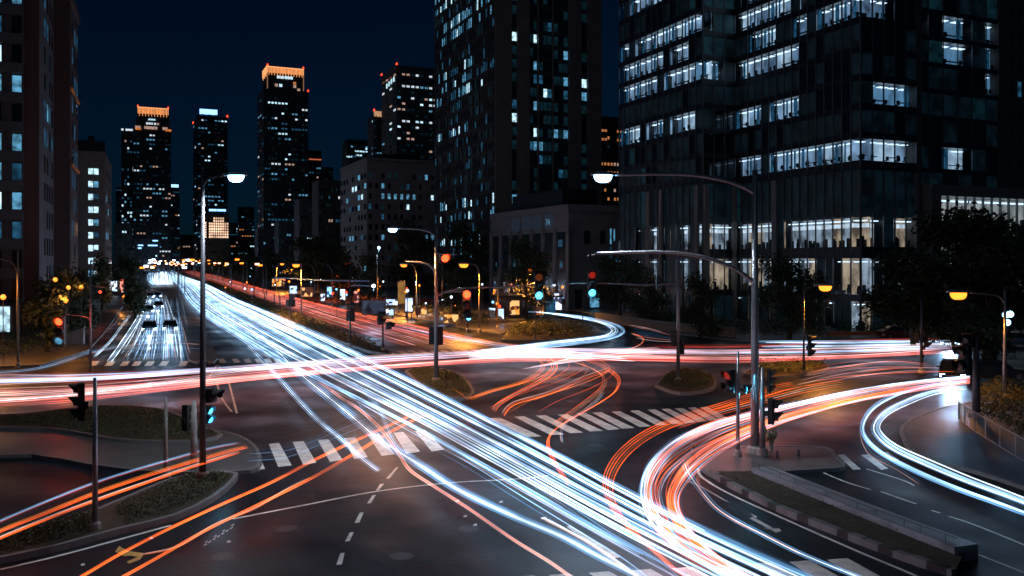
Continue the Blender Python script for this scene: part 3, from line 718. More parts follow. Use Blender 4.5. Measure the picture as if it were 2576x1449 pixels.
mb = MB(); fa.box(mb, -.3, 12, H2, H2+1, -19, .3); ap2.part('parapet', mb, M_brick); ap2.finish()
b, fr, sd, ht = tower('beige apartment block with one column of blue lit stair windows, left of the avenue', 'apartment_block', 'apartment block', 176, 264, 177, 378, 200, (.24, .185, .165), 2.95, 4, 0, ('b3',), 42, ribs=False, hfrac=.45, wfrac=.0001)
for k in range(9):
    z = 5+2.95*k; u = us2(fr.p0, 235); b.win(fr, u-1.05, u-.08, z, z+1.4, r.choice(('b3', 'b2', 'b3')), .06); b.win(fr, u+.08, u+1.05, z+r.choice((0, .3)), z+1.4, r.choice(('b3', 'b2', 'b1')), .06)
    if k % 2: b.win(fr, .5, 1.3, z, z+1.2, 'b0', .06)
pz = fr.p1+NX*.02; e2 = pz+VA*32; f5 = Facade(pz, e2); mb = MB(); mb.prism(ccw([(p.x, p.y) for p in (pz, e2, e2-NX*6, pz-NX*5+AV*3)]), 0, ht); b.part('side_wing', mb, MATS['wall_42'])
for k in range(9):
    for u in (5, 12, 19, 26): b.win(f5, u, u+2.4, 5+2.95*k, 6.6+2.95*k, 'b2' if (k, u) in ((3, 5), (6, 5), (3, 12), (0, 5), (5, 12)) else 'd', .06)
mb = MB(); q = fr.p0+NX*.3; mb.prism(ccw([(p.x, p.y) for p in (q, q+NX*6.9, q+NX*6.9+AV*8, q+AV*8)]), ht, ht+2.5); q2 = q+NX*3.2+AV*2; mb.prism(ccw([(p.x, p.y) for p in (q2, q2+NX*1.4, q2+NX*1.4+AV*3, q2+AV*3)]), ht+2.5, Zat(336, 200)); b.part('roof_house', mb, M_dkwall)
b.finish()
# ---- low background blocks between the towers ------------------------------------
BG = [(286, 332, 560, 520, (.03, .03, .035), .12, 'low dark block right of the beige stair-window block'),
      (336, 402, 600, 620, (.03, .035, .05), .2, 'low block with blue roof lights at the end of the avenue'),
      (404, 452, 470, 900, (.015, .02, .03), .12, 'dark tower with a small blue white roof sign behind the avenue'),
      (452, 492, 590, 820, (.03, .03, .04), .25, 'small block just left of the near lamp pole, lights scattered'),
      (512, 577, 540, 690, (.10, .07, .05), 0, 'floodlit office block with glowing window grid and blue sign behind the lamp pole'),
      (580, 652, 596, 800, (.03, .035, .045), .25, 'wide low block right of the floodlit block'),
      (600, 640, 520, 940, (.02, .03, .045), .2, 'dim tower rising behind the wide low block'),
      (648, 700, 575, 520, (.04, .04, .05), .22, 'block at the foot of the tallest crowned tower, left half'),
      (700, 752, 555, 470, (.05, .05, .055), .2, 'block at the foot of the tallest crowned tower, right half'),
      (752, 806, 500, 420, (.07, .06, .065), .14, 'grey block with dark bands left of the beige mid-rise'),
      (800, 862, 452, 380, (.06, .048, .045), .08, 'dark brown stepped block touching the beige mid-rise'),
      (560, 600, 560, 1000, (.02, .03, .04), .25, 'far slab glimpsed right of the floodlit block'),
      (290, 320, 470, 1000, (.02, .025, .035), .2, 'far tower peeping out behind the beige stair-window block'),
      (812, 838, 420, 900, (.015, .02, .03), .05, 'thin unlit tower behind the dark brown stepped block')]
for i, (xa, xb, yt, d, colr, lp, lab) in enumerate(BG):
    t, fr, sd, ht = tower(lab, 'office_block', 'office block', xa, xb, xa+1, yt, d, colr, 3.4, max(4, int((xb-xa)/6)), lp, P_city+('o',), 60+i, ribs=False)
    if i == 1:
        for (ya, a, b_) in ((617, 347, 360), (617, 372, 396), (605, 384, 397), (624, 347, 356)):
            mb = MB(); fr.box(mb, us2(fr.p0, a), us2(fr.p0, b_), Zat(ya+1.6, d), Zat(ya-1.4, d), .1, .6); t.part('lit_band', mb, M_bsign)
    if i == 2:
        mb = MB(); fr.box(mb, us2(fr.p0, 431), us2(fr.p0, 449), Zat(470, d), Zat(463, d), -.5, .4); t.part('sign_panel', mb, M_bsign)
    if i == 4:
        for a, b_ in ((526, 545), (547, 568)):
            mb = MB(); fr.box(mb, us2(fr.p0, a), us2(fr.p0, b_), Zat(530.5, d), Zat(525.5, d), -.5, .4); t.part('sign_panel', mb, M_bsign)
        mb = MB(); fr.box(mb, us2(fr.p0, 524), us2(fr.p0, 570), Zat(542, d), Zat(531, d), -8, -.6); t.part('roof_house', mb, M_dkwall)
        M_fl = emit('floodlit_window', (1.0, .62, .42), 1.5, False, .5, (.12, .12, .12))
        for k in range(8):
            for j in range(9):
                a = us2(fr.p0, 525)+j*(us2(fr.p0, 575)-us2(fr.p0, 525))/9; w = (us2(fr.p0, 575)-us2(fr.p0, 525))/9
                z = Zat(598, d)+k*2.1; mb = MB(); fr.quad(mb, a+w*.15, a+w*.85, z, z+1.5, .1)
                if k > 5 and not 1 < j < 7: continue
                t.wins.append((50, mb, [M_fl]))
        for k in range(7):
            mb = MB(); fr.quad(mb, us2(fr.p0, 515.5), us2(fr.p0, 519), Zat(598-k*6, d), Zat(594-k*6, d), .1); t.wins.append((20, mb, [M_fl]))
    t.finish()
# ------------------------------------------------------------------ trees, hedges, shrubs
M_bark = mat('bark', (.07, .05, .035), .9, vary=.4, scale=4)
M_leaf = [mat('leaf_dark', (.022, .034, .014), .7), mat('leaf_mid', (.045, .062, .022), .6), mat('leaf_light', (.075, .085, .03), .55)]
def leaf_cloud(mb, r, c, rad, n, size):
    """leaf-sized faces gathered into small clumps through an ellipsoid"""
    for _ in range(max(1, n//9)):
        while True:
            p = Vector((r.uniform(-1, 1), r.uniform(-1, 1), r.uniform(-1, 1)))
            if .25 < p.length < 1: break
        cc = Vector((c[0]+p.x*rad[0], c[1]+p.y*rad[1], c[2]+p.z*rad[2])); mb.mat(r.choice((0, 0, 1, 1, 2)))
        for _ in range(9):
            q = cc+Vector((r.gauss(0, 1), r.gauss(0, 1), r.gauss(0, 1)))*size*1.3
            a = Vector((r.uniform(-1, 1), r.uniform(-1, 1), r.uniform(-1, 1))).normalized(); b = a.orthogonal().normalized()
            s = size*r.uniform(.5, 1)
            mb.face([q-a*s, q+b*s*.55, q+a*s, q-b*s*.55])
def tree(base, h, blobs, n, label, size=.22, seed=1, name='tree', trunk=.22, group=None, cat='tree'):
    r = rs(seed); base = Vector(base); t = thing(name, label, cat, base, group=group)
    mb = MB(); top = base+Vector((r.uniform(-.4, .4), r.uniform(-.4, .4), h*.55))
    mb.tube([base, base+(top-base)*.5+Vector((r.uniform(-.2, .2), 0, 0)), top], [trunk*1.3, trunk*.9, trunk*.6], 8)
    for bl in blobs:
        c = base+Vector(bl[:3])
        mb.tube([base+(top-base)*r.uniform(.55, .95), (top+c)*.5+Vector((r.uniform(-.4, .4), r.uniform(-.4, .4), r.uniform(-.3, .3))), c], [trunk*.5, trunk*.3, .03], 6)
    mb.build('trunk', M_bark, t, smooth=True)
    mb = MB(); tot = sum(b[3]*b[4]*b[5] for b in blobs)
    for bl in blobs: leaf_cloud(mb, r, base+Vector(bl[:3]), bl[3:6], int(n*bl[3]*bl[4]*bl[5]/tot), size)
    mb.build('crown', M_leaf, t); return t
def auto_blobs(h, w, r, n=9, low=.35):
    out = []
    for i in range(n):
        a = 2*math.pi*i/n*1.6+r.uniform(-.4, .4); z = h*(low+(1-low)*((i+.5)/n)*.9)
        k = math.sin(math.pi*min(.95, max(.18, (z/h-low)/(1-low)*.75+.2)))
        out.append((math.cos(a)*w*.32*k, math.sin(a)*w*.32*k, z, w*r.uniform(.20, .30), w*r.uniform(.20, .30), h*r.uniform(.11, .16)))
    return out
def tree_px(px, ybase, ytop, wpx, label, n, seed, size=.22, low=.3, d=None, **k):
    if d is None: base = G(px, ybase); d = base.y
    else: base = Vector((Xat(px, d), d, 0))
    h = Zat(ytop, d); w = wpx*d/FL
    return tree(base, h, auto_blobs(h, w, rs(seed), 11, low), n, label, size, seed, **k)
tree_px(2490, 0, 535, 420, 'huge dark broad tree filling the right edge in front of the stone podium', 17000, 101, .36, .35, d=72, trunk=.4)
tree_px(2300, 0, 640, 210, 'dark spreading tree left of the huge tree, hiding the office pillars', 8000, 102, .3, .3, d=80)
tree_px(2320, 930, 745, 150, 'slim street tree with pale trunk beside the pole carrying two black signals', 1800, 103, .2, .45, d=76, trunk=.12)
tree_px(2470, 0, 770, 200, 'low leafy tree lit orange under the right arched street lamp', 3200, 104, .2, .35, d=66, trunk=.14)
tree_px(1985, 0, 648, 185, 'dark round tree in front of the glass office, lit orange underneath', 4500, 105, .25, .3, d=93)
tree_px(2035, 0, 740, 90, 'small tree glowing orange between the pole and the orange lamp', 2000, 106, .18, .3, d=86, trunk=.12)
tree_px(1762, 0, 690, 105, 'pointed conifer-like tree in front of the bright lobby', 3200, 107, .2, .12, d=96, trunk=.15)
tree_px(1325, 0, 600, 135, 'dark tree before the stone hall bays, left of the orange lamp', 4500, 108, .28, .25, d=128)
tree_px(1560, 0, 640, 165, 'dark tree behind the two green traffic signals', 4500, 109, .26, .25, d=122)
tree_px(1640, 0, 720, 90, 'low bushy tree right of the green signals', 2000, 110, .22, .15, d=112)
tree_px(800, 0, 592, 160, 'big dome-shaped dark tree below the brown stepped block', 4500, 111, .55, .12, d=250)
tree_px(1040, 0, 556, 135, 'tall dark tree directly left of the arched lamp pole with dim leaves', 4500, 112, .45, .12, d=200)
tree_px(1180, 0, 560, 170, 'tall dark tree mass below the lit foot of the slab tower', 5000, 113, .45, .12, d=190)
tree_px(1140, 0, 675, 80, 'small tree lit yellow behind the red signal arm', 2200, 114, .22, .25, d=120)
for i, (px, d, yt, w, lab) in enumerate([(118, 80, 705, 80, 'dark tree before the shop window of the left edge block'), (168, 92, 690, 80, 'dark tree behind the bright red signal'), (203, 96, 680, 60, 'street tree before the beige stair-window block'),
        (256, 150, 645, 42, 'tree at the near corner of the beige stair-window block'), (315, 210, 645, 70, 'tree along the left kerb far up the avenue'), (340, 130, 705, 36, 'small kerb tree left of the queueing cars'),
        (620, 340, 632, 60, 'dark tree left end of the row beyond the red lane'), (680, 300, 628, 60, 'second dark tree of the row beyond the red lane'), (560, 380, 640, 60, 'tree right of the lamp pole far along the avenue'),
        (930, 170, 640, 70, 'tree in front of the beige block behind the red lamp'), (870, 180, 650, 60, 'shrubby tree left of the red lamp')]):
    tree_px(px, 0, yt, w, lab, 2200, 130+i, .22+d*.0007, .25, d=d, trunk=.16, group=None)
def hedge(label, px, h, n, size, seed, z0=.2, name='hedge'):
    """clipped planting following a traced outline on the ground"""
    r = rs(seed); poly = ring(px); c = sum(poly, Vector())/len(poly)
    t = thing(name, label, 'hedge', c)
    mb = MB(); xs = [p.x for p in poly]; ys = [p.y for p in poly]
    def inside(x, y):
        k = False
        for i in range(len(poly)):
            a, b = poly[i], poly[i-1]
            if (a.y > y) != (b.y > y) and x < (b.x-a.x)*(y-a.y)/(b.y-a.y)+a.x: k = not k
        return k
    m = 0
    while m < n:
        x, y = r.uniform(min(xs), max(xs)), r.uniform(min(ys), max(ys))
        if not inside(x, y): continue
        m += 1; hh = h*(.55+.45*math.sin(x*2.3+seed)*math.cos(y*1.9))
        q = Vector((x, y, z0+r.random()**.6*max(.15, hh))); a = Vector((r.uniform(-1, 1), r.uniform(-1, 1), r.uniform(-.3, 1))).normalized(); b = a.orthogonal().normalized(); s = size*r.uniform(.5, 1)
        mb.mat(r.choice((0, 0, 1, 1, 2))); mb.face([q-a*s, q+b*s*.6, q+a*s, q-b*s*.6])
    mb.build('foliage', M_leaf, t)
    mb = MB()
    for k in range(14):
        x, y = r.uniform(min(xs), max(xs)), r.uniform(min(ys), max(ys))
        if inside(x, y): mb.tube([(x, y, z0-.1), (x+r.uniform(-.1, .1), y, z0+h*.6)], [.02, .01], 5)
    if mb.v: mb.build('stem', M_bark, t)
    return t
hedge('dark shrub bed behind the left dark signal post', [(-100, 1070), (60, 1056), (250, 1034), (405, 1044), (500, 1086), (545, 1104), (490, 1117), (333, 1117), (233, 1104), (107, 1084)], .2, 7000, .06, 201)
hedge('low shrubs at the foot of the near street lamp, left foreground bed', [(280, 1300), (400, 1240), (470, 1208), (560, 1204), (580, 1214), (535, 1252), (440, 1302), (320, 1335)], .13, 3600, .05, 202)
hedge('black low planting left of the foreground signal post', [(-60, 1420), (40, 1360), (230, 1305), (235, 1345), (120, 1385), (0, 1412)], .2, 3500, .05, 203)
hedge('dark shrubs round the foot of the middle arched lamp pole', [(1030, 941), (1080, 934), (1145, 948), (1178, 976), (1180, 996), (1148, 1003), (1075, 983)], .3, 3500, .08, 204)
hedge('dark shrubs round the pole holding the green signals', [(1660, 972), (1685, 946), (1715, 936), (1760, 942), (1792, 958), (1780, 980), (1712, 988)], .28, 3000, .08, 205)
hedge('dark hedge on the small island under the far right lamp', [(1885, 942), (1930, 920), (1990, 914), (2050, 916), (2078, 929), (2040, 940), (1930, 950)], .7, 3000, .1, 206)
hedge('long clipped hedge on the median between white and red streams', [(530, 706), (640, 754), (800, 819), (975, 886), (935, 887), (795, 834), (640, 772), (520, 714)], .9, 9000, .16, 207)
hedge('hedge on the island inside the sweeping white curve', [(1275, 850), (1300, 826), (1345, 812), (1435, 816), (1495, 832), (1480, 845), (1400, 852)], 1.0, 4500, .14, 208)
hedge('long low hedge in front of the glass office forecourt', [(1590, 806), (1730, 832), (1880, 850), (2010, 846), (2010, 822), (1850, 815), (1650, 795)], 1.3, 7000, .16, 209)
hedge('hedge strip along the far kerb right of the orange lamp', [(2110, 846), (2350, 842), (2500, 838), (2500, 815), (2300, 812), (2110, 818)], 1.6, 6000, .17, 210)
hedge('shrubs behind the railing at the right edge', [(2450, 1040), (2500, 1075), (2600, 1130), (2750, 1130), (2750, 1000), (2480, 985)], 1.1, 9000, .1, 211)
hedge('hedge along the red lane pavement', [(760, 752), (970, 778), (1130, 806), (1230, 822), (1230, 800), (1100, 775), (900, 750), (770, 742)], 1.0, 5000, .2, 212)
hedge('shrubs on the pavement behind the bright red signal', [(-50, 905), (60, 895), (110, 870), (100, 840), (0, 850)], .9, 3500, .12, 213)
hedge('weeds growing in the concrete divider behind the striped kerb', [(1800, 1202), (1930, 1206), (2200, 1325), (2350, 1396), (2320, 1415), (2150, 1352), (1960, 1278), (1845, 1224)], .08, 900, .04, 214, .17, 'weeds')
# ------------------------------------------------------------------ street furniture
M_pole = mat('galvanised_pole', (.34, .35, .37), .42, .75, vary=.15, scale=3)
M_dpole = mat('dark_pole', (.10, .10, .11), .5, .4)
M_box = mat('signal_black', (.018, .018, .02), .45)
M_lens = mat('unlit_lens', (.03, .02, .02), .25)
M_conc = mat('concrete_base', (.30, .28, .26), .8, vary=.25, scale=3, bump=.3)
L_WHITE = emit('lamp_blue_white', (.30, .64, 1.0), 14, False); L_ORANGE = emit('lamp_sodium', (1.0, .23, .02), 3.4, False); L_REDL = emit('lamp_red', (1.0, .045, .012), 5, False)
S_RED = emit('signal_red', (1.0, .05, .012), 6); S_GREEN = emit('signal_cyan', (.05, .52, 1.0), 5); S_DIM = emit('signal_red_dim', (1.0, .04, .02), .3, False); S_AMB = emit('signal_amber_dim', (1.0, .2, .03), .1, False)
def light(parent, loc, kind, power, col, size=.15, spot=None, rot=(0, 0, 0)):
    l = bpy.data.lights.new('lamp_light', 'SPOT' if spot else 'POINT'); l.energy = power; l.color = col; l.shadow_soft_size = size
    if spot: l.spot_size = R(spot); l.spot_blend = .35
    o = bpy.data.objects.new('lamp_light', l); C.objects.link(o); o.parent = parent
    r = parent
    while r.parent: r = r.parent
    o.location = Vector(loc)-r.location; o.rotation_euler = rot; return o
COLW, COLO, COLR = (.32, .62, 1.0), (1.0, .36, .06), (1.0, .12, .03)
def lamp_head(t, p, dx, m, s=1.0):
    """flat cobra-head luminaire at p pointing along dx"""
    dx = Vector((dx[0], dx[1], 0)).normalized(); sd = Vector((-dx.y, dx.x, 0)); mb = MB()
    prof = [(-.1, .06, .05), (.15, .13, .09), (.5, .16, .10), (.75, .11, .06)]
    rings = []
    for (a, w, h) in prof:
        q = p+dx*a*s; rings.append([q-sd*w*s, q-sd*w*.6*s+Vector((0, 0, h*s)), q+sd*w*.6*s+Vector((0, 0, h*s)), q+sd*w*s])
    for a, b in zip(rings, rings[1:]):
        for i in range(3): mb.face([a[i], a[i+1], b[i+1], b[i]])
        mb.face([a[3], a[0], b[0], b[3]])
    mb.face(rings[0]); mb.face(rings[-1][::-1]); h = mb.build('lamp_head', M_pole, t)
    mb = MB(); n = 12
    def rg(a, b, z): return [p+dx*(.38+.28*a*math.cos(2*math.pi*k/n))*s+sd*.15*b*s*math.sin(2*math.pi*k/n)+Vector((0, 0, z*s)) for k in range(n)]
    rows = [rg(1, 1, -.01), rg(.97, 1.1, -.09), rg(.8, 1, -.18), rg(.45, .6, -.23)]
    for a, b in zip(rows, rows[1:]):
        for k in range(n): mb.face([a[k], a[(k+1) % n], b[(k+1) % n], b[k]])
    mb.face(rows[-1])
    mb.build('lens', m, h, smooth=True)
def lamp(label, px, ybase, ytop, arms, rad=.10, m=M_pole, name='street_lamp', cat='street lamp', group=None, d=None, base=True, bend=.8):
    """arms: (tip px, tip py, attach py, lens material, colour, power, headscale)"""
    b = G(px, ybase) if d is None else Vector((Xat(px, d), d, 0)); d = b.y
    t = thing(name, label, cat, b, group=group); zt = Zat(ytop, d)
    mb = MB(); mb.tube([b, b+Vector((0, 0, zt*.5)), b+Vector((0, 0, zt))], [rad*1.25, rad, rad*.72], 10); mb.build('pole', m, t, smooth=True)
    if base:
        mb = MB(); mb.tube([b, b+Vector((0, 0, .35)), b+Vector((0, 0, .42))], [rad*2.6, rad*2.2, rad*1.4], 10); mb.build('base', M_conc, t)
    for a in arms:
        tx_, ty_, ay, lm, colr, pw, hs = a
        p0 = b+Vector((0, 0, Zat(ay, d))); p1 = Vector((Xat(tx_, d), d, Zat(ty_, d))); dx = p1-p0; sx = 1 if dx.x > 0 else -1
        mid1 = p0+Vector((dx.x*.18, 0, dx.z*.62)); mid2 = p0+Vector((dx.x*.5, 0, dx.z*bend+ (0.02)))
        q = spline([p0, mid1, mid2, p1], 6); mb = MB(); mb.tube(q, [rad*.62-(rad*.22)*i/len(q) for i in range(len(q))], 8); mb.build('arm', m, t, smooth=True)
        if lm is not None:
            lamp_head(t, p1, (sx, 0, 0), lm, hs)
            if pw: light(t, p1+Vector((sx*.35*hs, 0, -.22*hs-.1)), 'SPOT', pw, colr, .3, 150)
    return t
# tall lamps with blue-white heads
SL1 = lamp('near tall street lamp with blue white head, left of centre, dark pole', 510, 1213, 428, [(566, 441, 470, L_WHITE, (.76, .86, 1.0), 2100, 1.1)], .105, M_dpole)
SL2 = lamp('thick tall mast with long arm and dazzling blue white lamp above the right island', 1899, 1146, 428, [(1548, 440, 486, L_WHITE, (.76, .86, 1.0), 2800, 1.4), (1500, 637, 712, None, COLW, 0, 1)], .16, M_pole, bend=1.0)
SL3 = lamp('middle arched lamp pole in the central shrub island, signal arms on both sides', 1097, 965, 568, [(1003, 575, 596, L_WHITE, (1, .40, .14), 6000, 1.1), (1022, 658, 690, None, COLW, 0, 1), (1168, 733, 748, None, COLW, 0, 1), (1290, 722, 746, None, COLW, 0, 1), (1150, 640, 636, None, COLW, 0, 1)], .13, M_pole, bend=.9)  # head is blue-white, its light set warm to colour the road orange
SL4 = lamp('slender mast on the right shrub island carrying a long straight signal arm', 1706, 965, 556, [(1270, 720, 712, None, COLW, 0, 1)], .11, M_pole, name='signal_mast', cat='signal mast', bend=.1)
mb = MB(); b = SL2.location; q = [At(1480, 637, b.y), At(1500, 630, b.y)]; mb.tube([At(1486, 641, b.y), At(1486, 628, b.y)], .07, 8); mb.tube([At(1478, 644, b.y), At(1500, 640, b.y)], .05, 6); mb.build('camera_bracket', M_box, SL2)
mb = MB(); mb.box(b.x-.55, b.x+.15, b.y-.3, b.y+.1, 2.2, 2.95)
# left posts
lamp('thin grey pole left of the queue with an empty arm at its top', 228, 952, 655, [(272, 725, 712, None, COLW, 0, 1), (163, 792, 806, None, COLW, 0, 1), (270, 640, 690, None, COLW, 0, 1)], .07, M_pole, name='signal_mast', cat='signal mast')
lamp('foreground signal post at the lower left bed', 239, 1346, 950, [], .075, M_pole, name='signal_post', cat='signal post')
lamp('short dull post between the shrub bed and the near lamp', 417, 1207, 1000, [], .075, M_conc, name='post', cat='post')
lamp('orange lit pole in front of the left edge block', 45, 925, 630, [(-30, 645, 690, L_ORANGE, COLO, 5000, 1.6)], .08, mat('orange_pole', (.35, .30, .25), .6), name='street_pole', cat='pole')
lamp('thick square-headed signal post right beside the near lamp', 488, 1188, 1008, [], .13, M_conc, name='signal_post', cat='signal post', base=False)
# sodium lamps
lamp('orange street lamp with arched arm between the office trees', 2022, 945, 700, [(2054, 719, 742, L_ORANGE, COLO, 4000, 1.7)], .07, M_dpole)
lamp('second pole straight under the orange lamp near the office', 2060, 858, 722, [], .09, M_dpole, name='street_pole', cat='pole')
lamp('right arched street lamp with glaring orange head, left of the huge tree', 2528, 1012, 728, [(2440, 736, 762, L_ORANGE, COLO, 1600, 1.8)], .10, M_pole)
OR = [(695, 736, 663, 703, 0, 'leftmost near orange lamp above the red lane'), (758, 800, 665, 757, 0, 'orange lamp standing on the median hedge'),
      (1048, 790, 665, 1027, 1, 'orange lamp with curved arm left of the middle pole'), (1206, 836, 664, 1182, 1, 'orange lamp with curved arm right of the red signal'), (1362, 800, 677, 1347, 1, 'orange lamp before the dark tree at the stone hall'),
      (906, 760, 662, 884, 2, 'lamp with red glowing head and curved arm')]
for px, yb, yt, hx, k, lab in OR:
    lamp(lab, px, yb, yt+6 if k == 0 else yt+22, [(hx, yt, yt+30, L_REDL if k == 2 else L_ORANGE, COLR if k == 2 else COLO, 17000, 1.9)], .09, mat('sodium_pole', (.30, .25, .18), .6), bend=.95)
lamp('unlit curved lamp pole between the orange and red lamps, left one', 792, 772, 672, [(765, 662, 690, None, COLO, 0, 1)], .09, M_dpole); lamp('unlit curved lamp pole between the orange and red lamps, right one', 836, 772, 675, [(800, 660, 690, None, COLO, 0, 1)], .09, M_dpole)
lamp('brown utility pole topped by small blue white floodlights', 949, 790, 640, [], .10, mat('wood_pole', (.16, .11, .07), .8), name='utility_pole', cat='pole')
lamp('yellowish utility pole right of the middle lamp pole', 1110+3, 790, 665, [], .14, mat('wood_pole', (.16, .11, .07), .8), name='utility_pole', cat='pole')
lamp('thin tall pole right of the red signal with cross pieces', 1252, 826, 670, [(1240, 700, 712, None, COLO, 0, 1)], .08, mat('wood_pole', (.16, .11, .07), .8), name='utility_pole', cat='pole')
lamp('pole carrying two black signals at the far end of the cross street', 2318, 940, 752, [], .10, M_dpole, name='signal_mast', cat='signal mast')
lamp('stout dark signal post by the glaring headlights at the right', 2456, 1056, 845, [], .17, M_dpole, name='signal_post', cat='signal post')
lamp('front signal post with glowing blue strip on the right island', 1856, 1155, 885, [], .075, M_pole, name='signal_post', cat='signal post')
lamp('second signal post on the right island just right of the thick mast', 1918, 1152, 925, [], .11, M_pole, name='signal_post', cat='signal post')
lamp('small slim post with arrow signals behind the left median hedge', 963, 886, 805, [], .09, M_dpole, name='signal_post', cat='signal post')
lamp('thin red lit mast with twin signals standing in the median', 881, 873, 668, [], .075, M_dpole, name='signal_mast', cat='signal mast')
lamp('thin post under the bright red signal by the slip road', 1176, 835, 790, [], .08, M_dpole, name='signal_post', cat='signal post')
lamp('pole under the left green signal at the slip road', 1347, 858, 748, [], .05, M_dpole, name='signal_post', cat='signal post'); lamp('pole under the right green signal at the slip road', 1466, 838, 735, [], .06, M_dpole, name='signal_post', cat='signal post')
for px, yb, yt, lab in ((666, 768, 735, 'first small post in the far median hedge'), (690, 778, 740, 'second small post in the far median hedge'), (704, 784, 742, 'third small post in the far median hedge'), (730, 800, 760, 'short post with twin signal boxes in the median hedge'), (639, 752, 690, 'tall thin post at the far end of the median hedge')):
    lamp(lab, px, yb, yt, [], .12, M_dpole, name='median_post', cat='post', base=False)
# ---- traffic signals
def signal(label, p, size, yaw, lit=None, ml=None, n=3, lit2=None, ml2=None, back=False, group=None):
    """p = centre of the housing in the world, size = its height, yaw turns it away from facing the camera (-Y)"""
    t = thing('traffic_signal', label, 'traffic signal', Vector(p)-Vector((0, 0, size/2)), yaw, group)
    h = size; w = h*.30*3/n; d = w*.55; mb = MB()
    c = w*.18
    poly = [(-w/2+c, -d), (w/2-c, -d), (w/2, -d+c), (w/2, 0), (-w/2, 0), (-w/2, -d+c)]
    mb.prism(poly, 0, h); mb.box(-w*.2, w*.2, -d-.002+d, d*.5, h*.3, h*.5); mb.build('housing', M_box, t, world=False)
    mb = MB(); W2 = w*.78; mb.box(-W2, W2, -d*.35, -d*.30, -h*.04, h*1.04)
    if back: mb.build('backplate', M_box, t, world=False)
    r_l = min(w, h/n)*.44
    for i in range(n):
        z = h*(n-i-.5)/n
        mb = MB(); q = [(r_l*math.cos(2*math.pi*k/14), -d-.012, z+r_l*math.sin(2*math.pi*k/14)) for k in range(14)]
        q2 = [(a*.5, -d-.05, z+(b-z)*.5) for a, _, b in q]
        for k in range(14): mb.face([q[k], q[(k+1) % 14], q2[(k+1) % 14], q2[k]])
        mb.face(q2)
        mb.build('lens', ml if lit == i else ml2 if lit2 == i else M_lens, t, world=False)
        mb = MB(); rv = r_l*1.15; N = 12; a0 = [(rv*math.cos(math.pi*(-.15+1.3*k/N)), z+rv*math.sin(math.pi*(-.15+1.3*k/N))) for k in range(N+1)]
        L = rv*1.6
        for k in range(N):
            (xa, za), (xb, zb) = a0[k], a0[k+1]
            for s_ in (1.0, .93):
                f = [(xa*s_, -d, z+(za-z)*s_), (xb*s_, -d, z+(zb-z)*s_), (xb*s_, -d-L*(.45+.55*max(0, (zb-z)/rv)), z+(zb-z)*s_), (xa*s_, -d-L*(.45+.55*max(0, (za-z)/rv)), z+(za-z)*s_)]
                mb.face(f if s_ == 1 else f[::-1])
        mb.build('visor', M_box, t, world=False)
    return t
def sig(label, px, py, hostd, hpx, yaw=0, **k):
    return signal(label, At(px, py, hostd), hpx*hostd/FL, R(yaw), **k)
d1_ = G(0, 952).y; d2_ = G(0, 1346).y; d3_ = G(0, 1188).y; d4_ = G(0, 965).y; d5_ = G(0, 1152).y
s1 = sig('bright red signal glowing over the left pavement', 153, 832, d1_-.2, 72, 8, lit=0, ml=S_RED, lit2=2, ml2=M_win['b2'])
light(s1, At(153, 806, d1_-1.4), 'P', 160, (1, .08, .03), .15)
sig('foreground black signal on the lower left post, faint red on top', 213, 1010, d2_-.1, 94, -62, lit=0, ml=S_DIM, lit2=2, ml2=M_win['b0'])
sig('black signal box left of the square-headed post', 464, 1052, d3_+.1, 64, 150, n=3)
s2 = sig('signal right of the square-headed post showing bright cyan', 520, 1042, d3_-.25, 46, 62, n=2, lit=1, ml=S_GREEN, lit2=0, ml2=S_GREEN)
light(s2, At(530, 1050, d3_-.8), 'P', 16, (.15, .7, 1), .1)
sig('small black hooded signal high on the near lamp pole', 526, 994, G(0, 1213).y-.1, 34, 75, n=1)
s3 = sig('left one of the two green lit signals on the straight arm', 1355, 720, d4_-.3, 68, 3, lit=2, ml=S_GREEN, lit2=0, ml2=S_AMB)
s4 = sig('right one of the two green lit signals, red arrow on top', 1488, 714, d4_-.3, 66, 3, lit=2, ml=S_GREEN, lit2=0, ml2=S_DIM)
s5 = sig('bright red signal on the arm of the middle lamp pole', 1175, 764, d4_-.3, 72, 0, lit=0, ml=S_RED)
for s_, c_, px, py in ((s3, (.15, .7, 1), 1355, 745), (s4, (.15, .7, 1), 1488, 740), (s5, (1, .08, .03), 1175, 748)): light(s_, At(px, py, d4_-1.3), 'P', 110, c_, .12)
sig('small signal with a red arrow high behind the middle lamp pole', 1116, 649, d4_+.4, 26, 20, n=1, lit=0, ml=S_RED)
sig('black signal on the left of the middle lamp pole, seen from behind', 1085, 845, d4_, 44, 165)
sig('black signal on the right of the middle lamp pole, seen from behind', 1108, 845, d4_-.1, 46, 200)
sig('black signal left of the straight-armed mast', 1693, 852, d4_, 40, 150); sig('black signal right of the straight-armed mast', 1718, 874, d4_, 36, 215)
dd = G(0, 945).y; sig('black signal beside the orange lamp pole near the office', 2033, 870, dd-.1, 52, 60)
dd = G(0, 940).y; sig('left black signal on the far cross street pole', 2305, 850, dd-.1, 26, 140, n=2); sig('right black signal on the far cross street pole', 2330, 847, dd-.1, 28, 210, n=2); sig('lower small black signal on the far cross street pole', 2329, 866, dd-.2, 14, 60, n=1)
dd = G(0, 1056).y; sig('large black signal box at the glaring headlights, top one', 2440, 856, dd-.1, 34, -60, n=1); sig('middle black hooded signal at the glaring headlights', 2432, 885, dd-.2, 34, -70, n=1); sig('lowest black hooded signal at the glaring headlights', 2432, 920, dd-.2, 36, -70, n=1)
sig('red lit signal on the front post of the right island', 1840, 957, d5_-.1, 58, -50, n=2, lit=0, ml=S_DIM)
